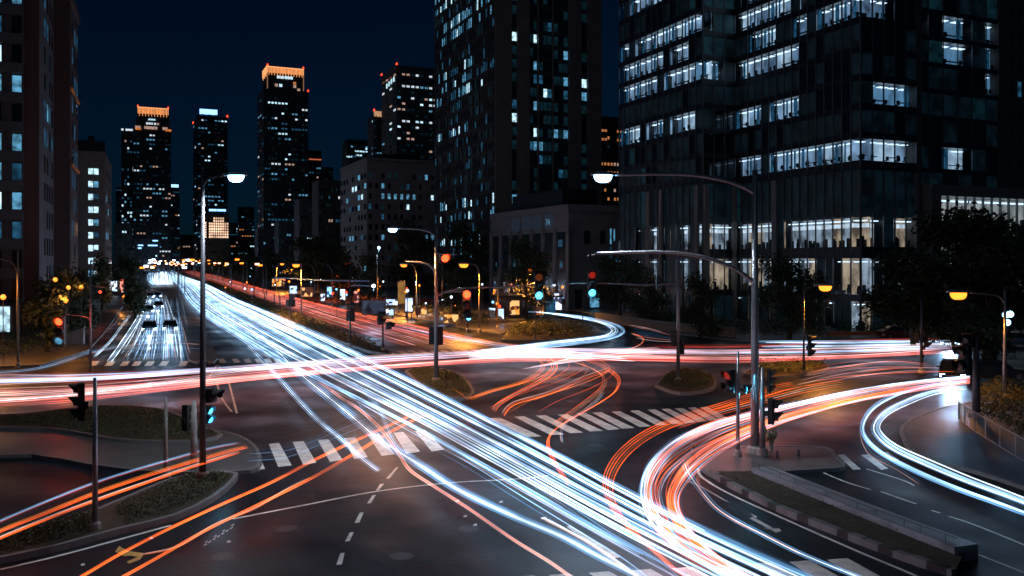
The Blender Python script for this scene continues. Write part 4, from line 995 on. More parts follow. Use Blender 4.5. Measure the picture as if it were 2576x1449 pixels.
s6 = sig('small signal glowing cyan towards the front post of the right island', 1866, 978, d5_-.1, 22, 100, n=1, lit=0, ml=S_GREEN)
light(s6, At(1860, 992, d5_-.3), 'P', 30, (.15, .7, 1), .08)
sig('upper black signal on the second post of the right island', 1930, 958, d5_, 58, 70); sig('lower black signal box on the second post of the right island', 1932, 1034, d5_-.1, 62, 70, n=2)
dd = G(0, 886).y; sig('upper small black signal on the slim median post', 953, 800, dd-.1, 34, 70, n=2); sig('side black signal on the slim median post', 975, 819, dd-.1, 18, 60, n=1)
dd = G(0, 873).y; sig('left twin signal on the red lit median mast', 876, 795, dd-.1, 26, 160, n=2); sig('right twin signal on the red lit median mast', 887, 795, dd-.1, 26, 200, n=2)
dd = G(0, 800).y; sig('left box of the twin signals in the median hedge', 726, 763, dd-.1, 18, 160, n=1); sig('right box of the twin signals in the median hedge', 735, 763, dd-.1, 18, 200, n=1); sig('top box of the twin signals in the median hedge', 733, 748, dd-.1, 14, 180, n=1)
sig('small pedestrian signal glowing blue below the red signal', 1178, 800, G(0, 835).y-.2, 14, 10, n=1, lit=0, ml=emit('ped_blue', (.1, .45, 1), 5, False))
# utility-pole floodlights, overhead cables, small signs
for (px, py, d, lab, m, pw) in ((953, 625, G(0, 790).y, 'small blue white floodlight on the brown utility pole', L_WHITE, 300), (940, 721, 118, 'round white floodlight at the end of the overhead cable', emit('flood_white', (.9, .9, 1), 20, False), 400), (2530, 796, 58, 'cluster of pale blue globe lamps right of the arched lamp', emit('globe_blue', (.35, .75, 1), 5, False), 150)):
    p = At(px, py, d); t = thing('floodlight', lab, 'floodlight', p-Vector((0, 0, .4)))
    mb = MB(); mb.tube([p-Vector((0, 0, .6)), p], .06, 6); mb.build('bracket', M_dpole, t)
    for dx, dz in (((0, 0), ) if pw != 150 else ((0, 0), (.3, .05), (.1, -.5))):
        mb = MB(); c = p+Vector((dx*1, 0, dz+.1)); rr_ = .22
        N = 10
        for i in range(5):
            a0, a1 = math.pi*(i/5-.5), math.pi*((i+1)/5-.5)
            for k in range(N):
                w0, w1 = 2*math.pi*k/N, 2*math.pi*(k+1)/N
                mb.face([c+Vector((rr_*math.cos(a)*math.cos(w), rr_*math.cos(a)*math.sin(w), rr_*math.sin(a))) for a, w in ((a0, w0), (a0, w1), (a1, w1), (a1, w0))])
        mb.build('lens', m, t, smooth=True)
    light(t, p+Vector((0, -.6, 0)), 'P', pw, COLW, .2)
def cable(label, pts, d, rad, m):
    q = spline([At(px, py, d) for px, py in pts], 6); mb = MB(); mb.tube(q, rad, 6); o = mb.build('overhead_cable', m, smooth=True); tag(o, label, 'cable'); return o
M_blue = mat('blue_painted_steel', (.22, .36, .55), .45)
cable('pale blue overhead bar sagging across the red lane', [(690, 698), (760, 702), (810, 705), (870, 706), (930, 707)], 135, .12, M_blue)
cable('short pale blue bar leading to the round white floodlight', [(880, 719), (905, 718), (935, 720)], 117, .12, M_blue)
cable('thin dark cable hung between the utility poles', [(953, 660), (1000, 668), (1040, 664), (1105, 660)], 125, .03, M_dpole)
# ---- long concrete divider with striped kerb
dv = G(1957, 1197); t = thing('concrete_divider', 'long concrete divider with slab top, thin rail and black and white striped kerb', 'divider', dv)
bk = [G(1935, 1196), G(2200, 1302), G(2452, 1400)]; fr_ = [G(1790, 1196), G(1840, 1226), G(1960, 1286), G(2150, 1362), G(2300, 1418), G(2400, 1450)]
def strip(mb, pts, w, z0, z1):
    for a, b in zip(pts, pts[1:]):
        tt = (b-a).normalized(); s = Vector((-tt.y, tt.x, 0))*w/2
        mb.hexa([p+Vector((0, 0, z0)) for p in (a-s, b-s, b+s, a+s)], [p+Vector((0, 0, z1)) for p in (a-s, b-s, b+s, a+s)])
bs = spline(bk, 8); sl = Vector((-.42, -.35, 0)); bs2 = [p+sl for p in bs]
M_slab = mat('wet_slab', (.22, .25, .28), .38, vary=.4, scale=1.5, bump=.3, rvary=.1)
mb = MB(); strip(mb, bs2, .85, 0, .42); mb.build('slab', M_slab, t)
q = spline(fr_, 20); ln = [0]
for a, b in zip(q, q[1:]): ln.append(ln[-1]+(b-a).length)
mw, mk = MB(), MB()
runs = {}
for i, (a, b) in enumerate(zip(q, q[1:])): runs.setdefault(int(ln[i]/.55), []).append((a, b))
for k, ab in runs.items():
    mb = MB(); sh = rs(k).uniform(-.02, .02); strip(mb, [ab[0][0]]+[b for _, b in ab], .24, 0, .21+sh); mb.build('kerb_block', M_black if k % 3 == 2 else M_kerb, t)
mb = MB(); n = 40
for i in range(n):
    a, b = q[int(i*(len(q)-1)/n)], q[int((i+1)*(len(q)-1)/n)]; c, e_ = bs2[int(i*(len(bs2)-1)/n)], bs2[min(len(bs2)-1, int((i+1)*(len(bs2)-1)/n)+1)]
    mb.face([(a.x, a.y, .16), (b.x, b.y, .16), (e_.x, e_.y, .25), (c.x, c.y, .25)])
mb.build('planting_soil', M_soil, t)
mb = MB(); m2 = [(a+b)*.5 for a, b in zip([bs2[int(i*(len(bs2)-1)/n)] for i in range(n)], [q[int(i*(len(q)-1)/n)] for i in range(n)])]; m2 = [m*.35+bs2[int(i*(len(bs2)-1)/n)]*.65 for i, m in enumerate(m2)]
mb.tube([p+Vector((0, 0, .62)) for p in m2], .012, 6); mb.tube([p+Vector((0, 0, .42)) for p in m2], .01, 6)
for p in m2[::4]: mb.tube([p+Vector((0, 0, .2)), p+Vector((0, 0, .63))], .012, 6)
mb.build('rail', M_dpole, t)
# sand-coloured objects on the right island: hooded marker and two bollards
p = G(1940, 1140); t = thing('wrapped_marker', 'sand coloured wrapped marker post standing on the right island', 'marker post', p)
mb = MB(); r = rs(9); mb.tube([p, p+Vector((0, 0, .5))], [.09, .07], 8); mb.build('stem', M_conc, t)
mb = MB()
for k in range(6): c = p+Vector((r.uniform(-.3, .3), r.uniform(-.15, .15), .75+r.uniform(-.2, .25))); mb.tube([c-Vector((r.uniform(-.1, .1), 0, .25)), c+Vector((0, .05, .0)), c+Vector((.02, 0, .24))], [.04, .16, .05], 7)
mb.build('wrapping', mat('sand_cloth', (.45, .33, .19), .85, vary=.3, scale=5), t, smooth=True)
for x, y, lab in ((1955, 1162, 'left dark bollard on the right island'), (2009, 1158, 'right dark bollard on the right island'), (1742+2, 1138, 'dark bollard at the left tip of the right island')):
    p = G(x, y); t = thing('bollard', lab, 'bollard', p); mb = MB(); mb.tube([p, p+Vector((0, 0, .42)), p+Vector((0, 0, .46))], [.07, .06, .03], 10); mb.build('post', M_dpole, t, smooth=True); mb = MB(); mb.tube([p, p+Vector((0, 0, .17))], [.11, .1], 10); mb.build('base', M_conc, t)
# railing at the right edge
rp = spline([G(2412, 1062), G(2450, 1090), G(2516, 1132), G(2600, 1185), G(2700, 1255)], 6)
t = thing('railing', 'grey metal railing with upright bars along the right pavement', 'railing', rp[0])
mb = MB(); mb.tube([p+Vector((0, 0, 1.05)) for p in rp], .03, 8); mb.tube([p+Vector((0, 0, .15)) for p in rp], .02, 6); mb.build('rail', M_pole, t, smooth=True)
for p in rp[::3]: mb = MB(); mb.tube([p, p+Vector((0, 0, 1.1))], .035, 8); mb.build('post', M_pole, t)
mb = MB()
for a, b in zip(rp, rp[1:]):
    for k in range(2): c = a.lerp(b, k/2); mb.tube([c+Vector((0, 0, .15)), c+Vector((0, 0, 1.03))], .008, 5)
mb.build('bar', M_dpole, t)
# lit shop fronts, light boxes and kiosks beside the avenue
def lightbox(label, px, ybase, ytop, w, m, d=None, name='light_box', cat='light box'):
    b = G(px, ybase); d = b.y; zt = Zat(ytop, d); ww = w*d/FL; t = thing(name, label, cat, b)
    mb = MB(); mb.box(b.x-ww/2, b.x+ww/2, b.y, b.y+.3, zt*.25, zt); mb.box(b.x-ww*.4, b.x-ww*.3, b.y+.05, b.y+.2, 0, zt*.25); mb.box(b.x+ww*.3, b.x+ww*.4, b.y+.05, b.y+.2, 0, zt*.25); mb.build('frame', M_dpole, t)
    mb = MB(); mb.face([(b.x-ww*.44, b.y-.02, zt*.32), (b.x+ww*.44, b.y-.02, zt*.32), (b.x+ww*.44, b.y-.02, zt*.95), (b.x-ww*.44, b.y-.02, zt*.95)]); mb.build('panel', m, t)
    return t
def panel(name, cols, st):
    m = emit(name, cols[0], st, False); n = m.node_tree.nodes; l = m.node_tree.links; p = n['Principled BSDF']
    g = n.new('ShaderNodeNewGeometry'); v = n.new('ShaderNodeTexVoronoi'); v.inputs['Scale'].default_value = 1.7; s_ = n.new('ShaderNodeSeparateColor')
    r = n.new('ShaderNodeValToRGB'); r.color_ramp.interpolation = 'CONSTANT'
    for i, c in enumerate(cols):
        e = r.color_ramp.elements[i] if i < 2 else r.color_ramp.elements.new(.5)
        e.position = i/len(cols); e.color = (*c, 1)
    l.new(g.outputs['Position'], v.inputs['Vector']); l.new(v.outputs['Color'], s_.inputs[0]); l.new(s_.outputs[0], r.inputs[0]); l.new(r.outputs[0], p.inputs['Emission Color']); return m
E_w = panel('panel_white', [(.75, .85, 1), (.03, .03, .05), (.4, .6, 1), (.9, .9, 1), (.1, .1, .15)], 1.7); E_b = panel('panel_blue', [(.15, .5, 1), (.01, .04, .1), (.4, .8, 1), (.02, .1, .3)], 1.5); E_o = panel('panel_orange', [(1, .36, .05), (.06, .02, .01), (.03, .01, .01), (1, .55, .2), (.4, .1, .02), (.02, .02, .03)], 1.1); E_r = panel('panel_red', [(1, .1, .05), (.1, .01, .01), (1, .4, .3), (.05, .01, .01)], 1.0)
for i, (px, yb, yt, w, m, lab) in enumerate([(738, 748, 718, 20, E_w, 'white light box among the trees left of the red lamp'), (700, 730, 700, 34, E_o, 'orange lit stall at the far pavement'), (772, 757, 722, 30, E_o, 'orange lit stall beside the white light box'), (830, 760, 720, 16, E_b, 'blue light box under the unlit curved lamps'), (812, 765, 738, 12, E_w, 'small white panel by the orange stall'), (862, 768, 726, 14, E_w, 'white light box beside the red lamp'), (897, 775, 730, 14, E_r, 'red lit panel below the red lamp'),
        (989, 775, 752, 40, E_w, 'wide white shop sign right of the bus shelter'), (1029, 800, 748, 20, E_w, 'white and blue poster box in front of the utility poles'), (1010, 790, 707, 20, emit('panel_amber', (.9, .45, .1), .35, False, .5, (1, 1, 1)), 'tall amber lit hoarding behind the poster box'), (975, 800, 777, 34, E_w, 'low white lit counter by the red lane'), (1060, 800, 772, 30, E_o, 'orange lit stall right of the poster box'), (1260, 815, 775, 16, E_w, 'small white panel near the cross-armed pole'), (1403, 800, 735, 22, E_w, 'white lit doorway panel below the green signals'), (1135, 822, 790, 40, E_o, 'orange lit low kiosk right of the middle pole')]):
    lightbox(lab, px, yb, yt, w, m)
for i, (px, yb, yt, w, m, lab) in enumerate([(285, 745, 705, 22, E_w, 'bright white shop panel at the left kerb'), (306, 752, 700, 10, E_r, 'red panel next to the bright left shop panel'), (338, 740, 722, 9, E_o, 'little orange sign by the left kerb trees'), (143, 770, 700, 8, E_o, 'narrow orange sign on the left pavement'), (165, 800, 768, 10, emit('panel_amber', (.9, .45, .1), .35, False, .5, (1, 1, 1)), 'amber box behind the bright red signal'), (325, 765, 745, 10, E_o, 'small amber panel left of the queueing cars')]):
    lightbox(lab, px, yb, yt, w, m)
t = lightbox('glass bus shelter glowing faint blue beside the red lane', 940, 805, 755, 60, emit('shelter_glow', (.35, .5, .9), .07, False, .9, (1, 1, 1)), name='bus_shelter', cat='bus shelter')
# low lit kiosk wall on the right slip pavement
p = G(1330, 800); t = thing('kiosk', 'long low pavilion with orange lit front left of the slip road', 'kiosk', p); mb = MB(); mb.box(p.x-5, p.x+4.5, p.y, p.y+4, 0, 3.1); mb.build('wall', wall_mat('kiosk_wall', (.16, .11, .08)), t); mb = MB(); mb.box(p.x-5.6, p.x+5.1, p.y-.8, p.y+4.4, 3.1, 3.4); mb.build('roof', M_dkwall, t)
for k in range(5): mb = MB(); mb.box(p.x-4.6+k*1.8, p.x-3.2+k*1.8, p.y-.04, p.y-.02, .5, 2.6); mb.build('window', E_o if k in (1, 3) else M_win['b1'] if k == 4 else M_glassb, t)
# pale wall left of the red signal
p = G(180, 868); t = thing('garden_wall', 'pale rendered wall stub on the left pavement behind the red signal', 'wall', p); mb = MB(); mb.hexa([(p.x-1.3, p.y, 0), (p.x+1.2, p.y, 0), (p.x+1.2, p.y+.3, 0), (p.x-1.3, p.y+.3, 0)], [(p.x-1.3, p.y, .9), (p.x+1.2, p.y, 1.7), (p.x+1.2, p.y+.3, 1.7), (p.x-1.3, p.y+.3, .9)]); mb.build('wall', wall_mat('pale_render', (.42, .34, .32)), t); mb = MB(); mb.hexa([(p.x-1.36, p.y-.05, .9), (p.x+1.26, p.y-.05, 1.7), (p.x+1.26, p.y+.35, 1.7), (p.x-1.36, p.y+.35, .9)], [(p.x-1.36, p.y-.05, .98), (p.x+1.26, p.y-.05, 1.78), (p.x+1.26, p.y+.35, 1.78), (p.x-1.36, p.y+.35, .98)]); mb.build('coping', M_kerb, t)
# retaining wall of the office forecourt
a, b = G(1500, 815), G(1880, 850)
t = thing('retaining_wall', 'low brown retaining wall along the office forecourt', 'wall', a); mb = MB(); strip(mb, spline([G(1500, 806), G(1620, 826), G(1740, 842), G(1850, 852)], 5), .35, 0, 1.1); mb.build('wall', wall_mat('brown_wall', (.20, .14, .10)), t); mb = MB(); strip(mb, spline([G(1500, 806), G(1620, 826), G(1740, 842), G(1850, 852)], 5), .45, 1.1, 1.2); mb.build('coping', M_kerb, t)
a = [G(2075, 853), G(2300, 848), G(2520, 846)]
t = thing('barrier', 'long low orange and white road barrier beyond the cross street', 'barrier', a[0]); mb = MB(); strip(mb, spline(a, 8), .25, .35, .75); mb.build('beam', mat('barrier_orange', (.55, .16, .06), .5), t)
for p in spline(a, 3): mb = MB(); mb.box(p.x-.08, p.x+.08, p.y-.1, p.y+.1, 0, .8); mb.build('post', M_pole, t)
# ---- little globe lamps on the pavements and forecourts
E_gl = [emit('globe_orange', (1, .22, .02), 3, False), emit('globe_white', (.7, .82, 1), 4, False), emit('globe_blue_small', (.2, .55, 1), 3, False), emit('globe_red', (1, .05, .02), 3, False)]
GL = ['orange', 'white', 'blue', 'red']
def globe_lamp(p, h, k, r, label, group, pw=0):
    t = thing('globe_lamp', label, 'lamp', p, group=group); mb = MB(); mb.tube([p, p+Vector((0, 0, h))], .04, 6); mb.build('post', M_dpole, t)
    mb = MB(); c = p+Vector((0, 0, h+r))
    for i in range(4):
        a0, a1 = math.pi*(i/4-.5), math.pi*((i+1)/4-.5)
        for q in range(8):
            w0, w1 = math.pi*q/4, math.pi*(q+1)/4
            mb.face([c+Vector((r*math.cos(a)*math.cos(w), r*math.cos(a)*math.sin(w), r*math.sin(a))) for a, w in ((a0, w0), (a0, w1), (a1, w1), (a1, w0))])
    mb.build('globe', E_gl[k], t, smooth=True)
    if pw: light(t, c+Vector((0, -.4, .3)), 'P', pw, (COLO, COLW, COLW, COLR)[k], .15)
for px, py, d, k, pw in ((172, 724, 88, 0, 120), (204, 723, 92, 0, 60), (166, 757, 80, 0, 160), (139, 704, 84, 0, 90), (310, 745, 150, 0, 200), (330, 720, 190, 1, 0), (8, 748, 70, 0, 150), (268, 700, 160, 1, 0), (252, 735, 118, 3, 60)):
    p = Vector((Xat(px, d), d, 0)); h = Zat(py, d)-.2; globe_lamp(p, max(.6, h), k, .22, GL[k]+' globe lamp on a thin post along the left pavement', GL[k]+' globe lamps on the left pavement', pw)
r = rs(91)
for i in range(58):
    px = r.uniform(560, 1440); d = r.uniform(118, 270) if px < 1000 else r.uniform(112, 165)
    if px > 1220: d = r.uniform(128, 150)
    k = r.choice((0, 0, 0, 1, 1, 2, 3)); p = Vector((Xat(px, d), d, 0))
    globe_lamp(p, r.uniform(1.2, 4.8), k, r.uniform(.13, .24), GL[k]+' globe lamp on a thin post among the trees right of the red lane', GL[k]+' globe lamps right of the red lane', 150 if i % 7 == 0 else 0)
# ---- lamps far along the avenue
far = lamp('x', 300, 0, 0, [], .1, d=400) if False else None
b = Vector((0, 0, 0)); proto = {}
def far_lamp(kind):
    t = thing('street_lamp', 'far lamp', 'street lamp', (0, 0, 0), group='lamps far along the avenue')
    mb = MB(); mb.tube([(0, 0, 0), (0, 0, 9)], [.14, .09], 6); mb.build('pole', M_dpole, t)
    mb = MB(); mb.tube([(0, 0, 8.9), (.8, 0, 9.3), (1.6, 0, 9.3)], .06, 6); mb.build('arm', M_dpole, t)
    mb = MB(); mb.box(1.2, 2.2, -.35, .35, 8.75, 9.2); mb.build('lens', {'o': L_ORANGE, 'w': emit('far_lamp_white', (.6, .8, 1), 9, False), 'r': emit('far_lamp_pink', (1, .35, .2), 8, False)}[kind], t)
    return t
protos = {k: far_lamp(k) for k in 'owr'}; used = set(); r = rs(15)
for i in range(96):
    side = i % 3; dd = 180+i*7.5+r.uniform(-6, 6); xx = {0: 362, 1: 452, 2: 640}[side]
    vx = 402+(xx-402)*180/dd*1.25+r.uniform(-12, 12); k = 'w' if side == 0 and i % 2 else r.choice('ooorrw' if side else 'oowr')
    o = protos[k] if k not in used else copy_tree(protos[k]); used.add(k)
    o.location = (Xat(vx, dd), dd, 0); o.rotation_euler = (0, 0, 0 if side != 2 else math.pi); s_ = r.uniform(.75, 1.05); o.scale = (s_,)*3
    o['label'] = {'o': 'tiny orange street lamp far along the avenue', 'w': 'tiny blue white street lamp far along the avenue', 'r': 'tiny pinkish street lamp far along the avenue'}[k]
    o['group'] = {'o': 'far orange avenue lamps', 'w': 'far white avenue lamps', 'r': 'far pink avenue lamps'}[k]
# ------------------------------------------------------------------ cars
M_carp = [mat('car_silver', (.42, .44, .47), .25, .6), mat('car_dark', (.03, .035, .045), .22, .4), mat('car_white', (.68, .70, .72), .25, .1), mat('car_red_brown', (.22, .07, .05), .25, .3)]
M_tyre = mat('tyre', (.015, .015, .015), .85); M_rim = mat('rim', (.4, .4, .42), .35, .8)
M_head = emit('headlight', (.34, .64, 1.0), 34); M_tail = emit('tail_light', (1, .08, .03), 4, False); M_taild = mat('tail_unlit', (.25, .02, .015), .3)
def car(label, loc, yaw, paint, head=True, tall=0.0, group=None, beam=0):
    """front towards local -Y"""
    t = thing('car', label, 'car', loc, yaw, group); w = .88
    def loft(secs, name, m, parent=t, smooth=True):
        mb = MB(); n = len(secs[0])
        rows = []
        for s in secs: rows.append(len(mb.v)); mb.v += s
        for a, b in zip(rows, rows[1:]):
            for i in range(n):
                j = (i+1) % n; mb.f.append((a+i, a+j, b+j, b+i)); mb.m.append(0)
        mb.f.append(tuple(range(n-1, -1, -1))); mb.m.append(0); mb.f.append(tuple(range(rows[-1], rows[-1]+n))); mb.m.append(0)
        return mb.build(name, m, parent, world=False, smooth=False)
    def sec(y, zb, zt, hw): return [(-hw, y, zb), (hw, y, zb), (hw*1.0, y, zb+(zt-zb)*.55), (hw*.93, y, zt), (-hw*.93, y, zt), (-hw*1.0, y, zb+(zt-zb)*.55)]
    loft([sec(-2.2, .32, .66, w*.80), sec(-2.05, .22, .74, w*.94), sec(-1.2, .2, .88, w), sec(-.6, .2, .93, w), sec(1.3, .2, .96, w), sec(1.95, .24, .94, w*.96), sec(2.2, .34, .86, w*.86)], 'body', paint)
    T = 1.44+tall
    def cs(y, z, hw): return [(-hw, y, z), (hw, y, z)]
    mb = MB()
    roof = [(-.62, -.28, T-.02), (.62, -.28, T-.02), (.60, 1.0, T-.03), (-.60, 1.0, T-.03)]; belt = [(-.80, -1.02, .92), (.80, -1.02, .92), (.80, 1.75, .95), (-.80, 1.75, .95)]
    mb.face(roof); mb.face([(x*1.01, y, z+.03) for x, y, z in roof])
    for k in range(4): mb.tube([belt[k], roof[k]], .04, 5)
    r2 = [(x, y, z+.035) for x, y, z in roof]
    for k in range(4): mb.face([roof[k], roof[(k+1) % 4], r2[(k+1) % 4], r2[k]])
    mb.build('roof', paint, t, world=False)
    for k, nm in enumerate(('windscreen', 'side_window', 'rear_window', 'side_window')):
        mb = MB(); mb.face([belt[k], belt[(k+1) % 4], roof[(k+1) % 4], roof[k]]); mb.build(nm, M_glass, t, world=False)
    for sx in (-1, 1):
        for y in (-1.35, 1.38):
            mb = MB(); mb.tube([(sx*.72, y, .32), (sx*.90, y, .32)], .32, 14); wh = mb.build('wheel', M_tyre, t, world=False)
            mb = MB(); mb.tube([(sx*.89, y, .32), (sx*.91, y, .32)], .19, 10); mb.build('rim', M_rim, wh, world=False)
        mb = MB(); mb.hexa([(sx*.62-.17, -2.215, .52), (sx*.62+.17, -2.16, .52), (sx*.62+.17, -2.0, .52), (sx*.62-.17, -2.0, .52)], [(sx*.62-.15, -2.19, .68), (sx*.62+.15, -2.13, .70), (sx*.62+.15, -1.98, .72), (sx*.62-.15, -1.98, .7)])
        mb.build('headlight', M_head if head else M_rim, t, world=False)
        mb = MB(); mb.box(sx*.62-.15, sx*.62+.15, 2.15, 2.225, .62, .78); mb.build('tail_light', M_taild, t, world=False)
        mb = MB(); mb.hexa([(sx*.84, -.75, .95), (sx*1.02, -.72, .95), (sx*1.02, -.6, .95), (sx*.84, -.6, .95)], [(sx*.84, -.75, 1.08), (sx*1.02, -.72, 1.08), (sx*1.02, -.6, 1.08), (sx*.84, -.6, 1.08)]); mb.build('mirror', paint, t, world=False)
    mb = MB(); mb.box(-.26, .26, -2.225, -2.2, .36, .47); mb.build('number_plate', mat('plate', (.1, .2, .5), .5), t, world=False)
    mb = MB(); mb.box(-.45, .45, -2.212, -2.15, .5, .62); mb.build('grille', M_black, t, world=False)
    if beam:
        l = bpy.data.lights.new('beam', 'SPOT'); l.energy = beam; l.spot_size = R(60); l.spot_blend = .9; l.color = (.35, .62, 1); l.shadow_soft_size = .1
        o = bpy.data.objects.new('beam', l); C.objects.link(o); o.parent = t; o.location = (0, -2.35, .62); o.rotation_euler = (R(84), 0, math.pi)
    return t
YA = math.atan2(.406, 1)*1.0
for px, py, pt_, lab in ((374, 790, 2, 'white car in the left queue, middle one of the column'), (399, 778, 0, 'silver car in the left queue beside the white one'), (378, 752, 2, 'farthest left car of the left queue'), (397, 750, 0, 'farthest right car of the left queue'), (376, 838, 0, 'silver car in front of the left queue column'), (428, 836, 0, 'silver car nearest the narrow median in the queue'), (345, 772, 1, 'dark car waiting at the left kerb')):
    p = G(px, py); car(lab, p, -YA*-.0+math.atan2((395-px)*-1, FL)*0+.38, M_carp[pt_], True, group='cars waiting in the left queue', beam=500)
for px, py, yaw, pt_, lab, hd, bm in ((2386, 875, -.42, 1, 'car with dazzling headlights on the far cross street', True, 6000), (2396, 958, -.46, 1, 'dark car with dazzling headlights turning beside the stout post', True, 2600), (2500, 868, 1.5, 1, 'dark parked car at the right edge, far one', False, 0), (2555, 872, 1.5, 0, 'silver parked car at the right edge', False, 0), (2500, 955, 1.4, 1, 'dark parked car behind the railing shrubs', False, 0), (2262, 852, 1.57, 3, 'red brown car on the far side of the cross street', False, 0)):
    car(lab, G(px, py), yaw, M_carp[pt_], hd, beam=bm)
t = car('white van-like car halted on the slip road with bright headlights', G(1338, 796), 1.1, M_carp[2], True, .45, beam=1500)
# ------------------------------------------------------------------ light trails: lamps of moving traffic drawn along their paths
TS = .30
def tmat(name, col, st): return glow('trail_'+name, col, st*TS)
T_ = {'w': tmat('white', (.38, .66, 1.0), 1.75), 'W': tmat('bright_white', (.70, .86, 1.0), 2.9), 'b': tmat('blue_white', (.22, .54, 1.0), .75), 'B': tmat('dim_blue', (.12, .36, .75), .32),
      'o': tmat('orange', (1.0, .105, .010), 2.1), 'O': tmat('bright_orange', (1.0, .17, .028), 2.6), 'y': tmat('amber', (1.0, .24, .02), .9), 'r': tmat('red', (1.0, .07, .05), .6), 'p': tmat('pink', (1.0, .34, .30), .8), 'q': tmat('pale_pink', (1.0, .60, .55), 1.1), 'R': tmat('dim_red', (.9, .09, .05), .25)}
CNAME = {'w': 'white', 'W': 'bright white', 'b': 'blue white', 'B': 'dim blue', 'o': 'orange', 'O': 'bright orange', 'y': 'amber', 'r': 'red', 'p': 'pink', 'q': 'pale pink', 'R': 'dim red'}
NT = 0; RS = .72
def trail(pts, col, rad, label, group=None, z=.65, per=8, cut=(0, 1)):
    global NT; NT += 1
    q = spline([(a, b, 0) for a, b in pts], per); n = len(q); q = q[int(n*cut[0]):max(int(n*cut[0])+4, int(n*cut[1]))]
    rad = rad*RS; w = [G(p.x, p.y, z) for p in q]; N = len(w); rr_ = [rad*min(1, .25+.9*min(i, N-1-i)/3) for i in range(N)]
    mb = MB(); mb.tube(w, rr_, 5); o = mb.build('light_trail', T_[col], smooth=True); tag(o, label, 'light trail', group); return o
def bundle(stL, stR, n, cols, radr, where, seed, zr=(.5, .95), wob=.03, per=6, cut=0.0, skew=None, one=None, keep=None):
    r = rs(seed); acc = []
    for i in range(n):
        f = (i+.5)/n+r.uniform(-.5, .5)/n; f = skew(f) if skew else f
        ph = r.uniform(0, 6); col = r.choice(cols); pts = []
        for k, (a, b) in enumerate(zip(stL, stR)):
            g = f+wob*math.sin(ph+k*.9); pts.append((a[0]+(b[0]-a[0])*g, a[1]+(b[1]-a[1])*g))
        c0 = r.uniform(0, cut) if r.random() < .6 else 0; c1 = 1-(r.uniform(0, cut) if r.random() < .6 else 0)
        o = trail(pts, col, r.uniform(*radr), CNAME[col]+' light trail '+where, CNAME[col]+' trails '+where, r.uniform(*zr), per, (c0, c1))
        if one: acc.append((o, col))
        if keep is not None: keep.append((o, col))
    if one:
        mb = MB(); cl = sorted(set(c for _, c in acc))
        for o, c in acc:
            k = len(mb.v); mb.v += [tuple(v.co) for v in o.data.vertices]; mb.f += [tuple(i+k for i in p.vertices) for p in o.data.polygons]; mb.m += [cl.index(c)]*len(o.data.polygons)
            bpy.data.objects.remove(o)
        o = mb.build('light_trails', [T_[c] for c in cl], smooth=True, kind='stuff'); tag(o, one, 'light trails')
# main white stream
SY = [(384, 676, 432), (392, 684, 443), (408, 695, 462), (440, 712, 512), (455, 732, 556), (466, 755, 602), (500, 790, 690), (580, 840, 800), (680, 900, 925), (790, 955, 1040), (990, 1055, 1237), (1160, 1150, 1425), (1318, 1240, 1595), (1485, 1335, 1785), (1668, 1435, 2010), (1850, 1530, 2235)]
SL_ = [(a, y) for a, y, b in SY]; SR_ = [(b, y) for a, y, b in SY]
LANE = (.07, .27, .44, .58, .76, .95)
def lanes(f, w=.105): k = min(5, int(f*6)); return LANE[k]+(f*6-k-.5)*w
bundle(SL_, SR_, 44, 'wwwWWbbbbBq', (.02, .05), 'in the main stream crossing to the lower right', 301, wob=.012, per=5, cut=.18, skew=lanes)
bundle(SL_[:9], SR_[:9], 64, 'wwwWbb', (.035, .09), 'on the far white carriageway', 302, wob=.03, per=4, cut=.25, one='dense far white light trails filling the left carriageway')
bundle([(382, 676), (372, 690), (372, 705), (384, 716)], [(425, 676), (428, 690), (430, 705), (436, 716)], 46, 'wwWW', (.10, .2), 'on the blazing far end of the avenue', 303, per=4, one='blazing white light trails at the far end of the avenue')
def many(list_, where, z=.65):
    for pts, cols, rad, off_ in list_:
        for k, c in enumerate(cols): trail([(x+off_[0]*k, y+off_[1]*k) for x, y in pts], c, rad*(1 if k % 2 == 0 else .6), CNAME[c]+' light trail '+where, CNAME[c]+' trails '+where, z+.05*k)
many([([(500, 742), (560, 800), (612, 862), (655, 910), (700, 958), (745, 1008), (795, 1060), (850, 1105), (905, 1155), (948, 1188)], 'bWwb', .035, (4, -2))], 'ending above the lane dashes')
many([([(530, 760), (600, 815), (680, 880), (740, 940), (800, 990), (870, 1047), (930, 1098), (985, 1135), (1060, 1183), (1150, 1240), (1288, 1305), (1400, 1352), (1500, 1405), (1600, 1455)], 'bwWwbB', .04, (5, -2))], 'bending through the near zebra crossing')
many([([(800, 960), (850, 998), (900, 1030), (950, 1075), (985, 1120), (1005, 1150), (1030, 1185), (1090, 1225), (1180, 1283), (1288, 1358), (1380, 1415), (1450, 1465)], 'qoq', .028, (3, -1)), ([(880, 960), (925, 1000), (955, 1040), (975, 1090), (1000, 1128), (1040, 1150)], 'bwb', .03, (4, -1)), ([(900, 1010), (930, 1060), (955, 1085), (985, 1100)], 'bB', .02, (6, 0))], 'curling down over the near zebra crossing')
many([([(1362, 1302), (1420, 1332), (1490, 1372), (1560, 1420), (1600, 1450)], 'qW', .05, (5, 0))], 'starting abruptly below the main stream')
many([([(1200, 1135), (1290, 1180), (1420, 1262), (1520, 1330), (1640, 1400), (1720, 1460)], 'bb', .02, (-9, 4)), ([(780, 930), (900, 1010), (1040, 1090), (1180, 1165), (1300, 1240), (1430, 1320), (1560, 1400), (1640, 1460)], 'wb', .022, (-14, 6))], 'as a thin edge of the main stream')
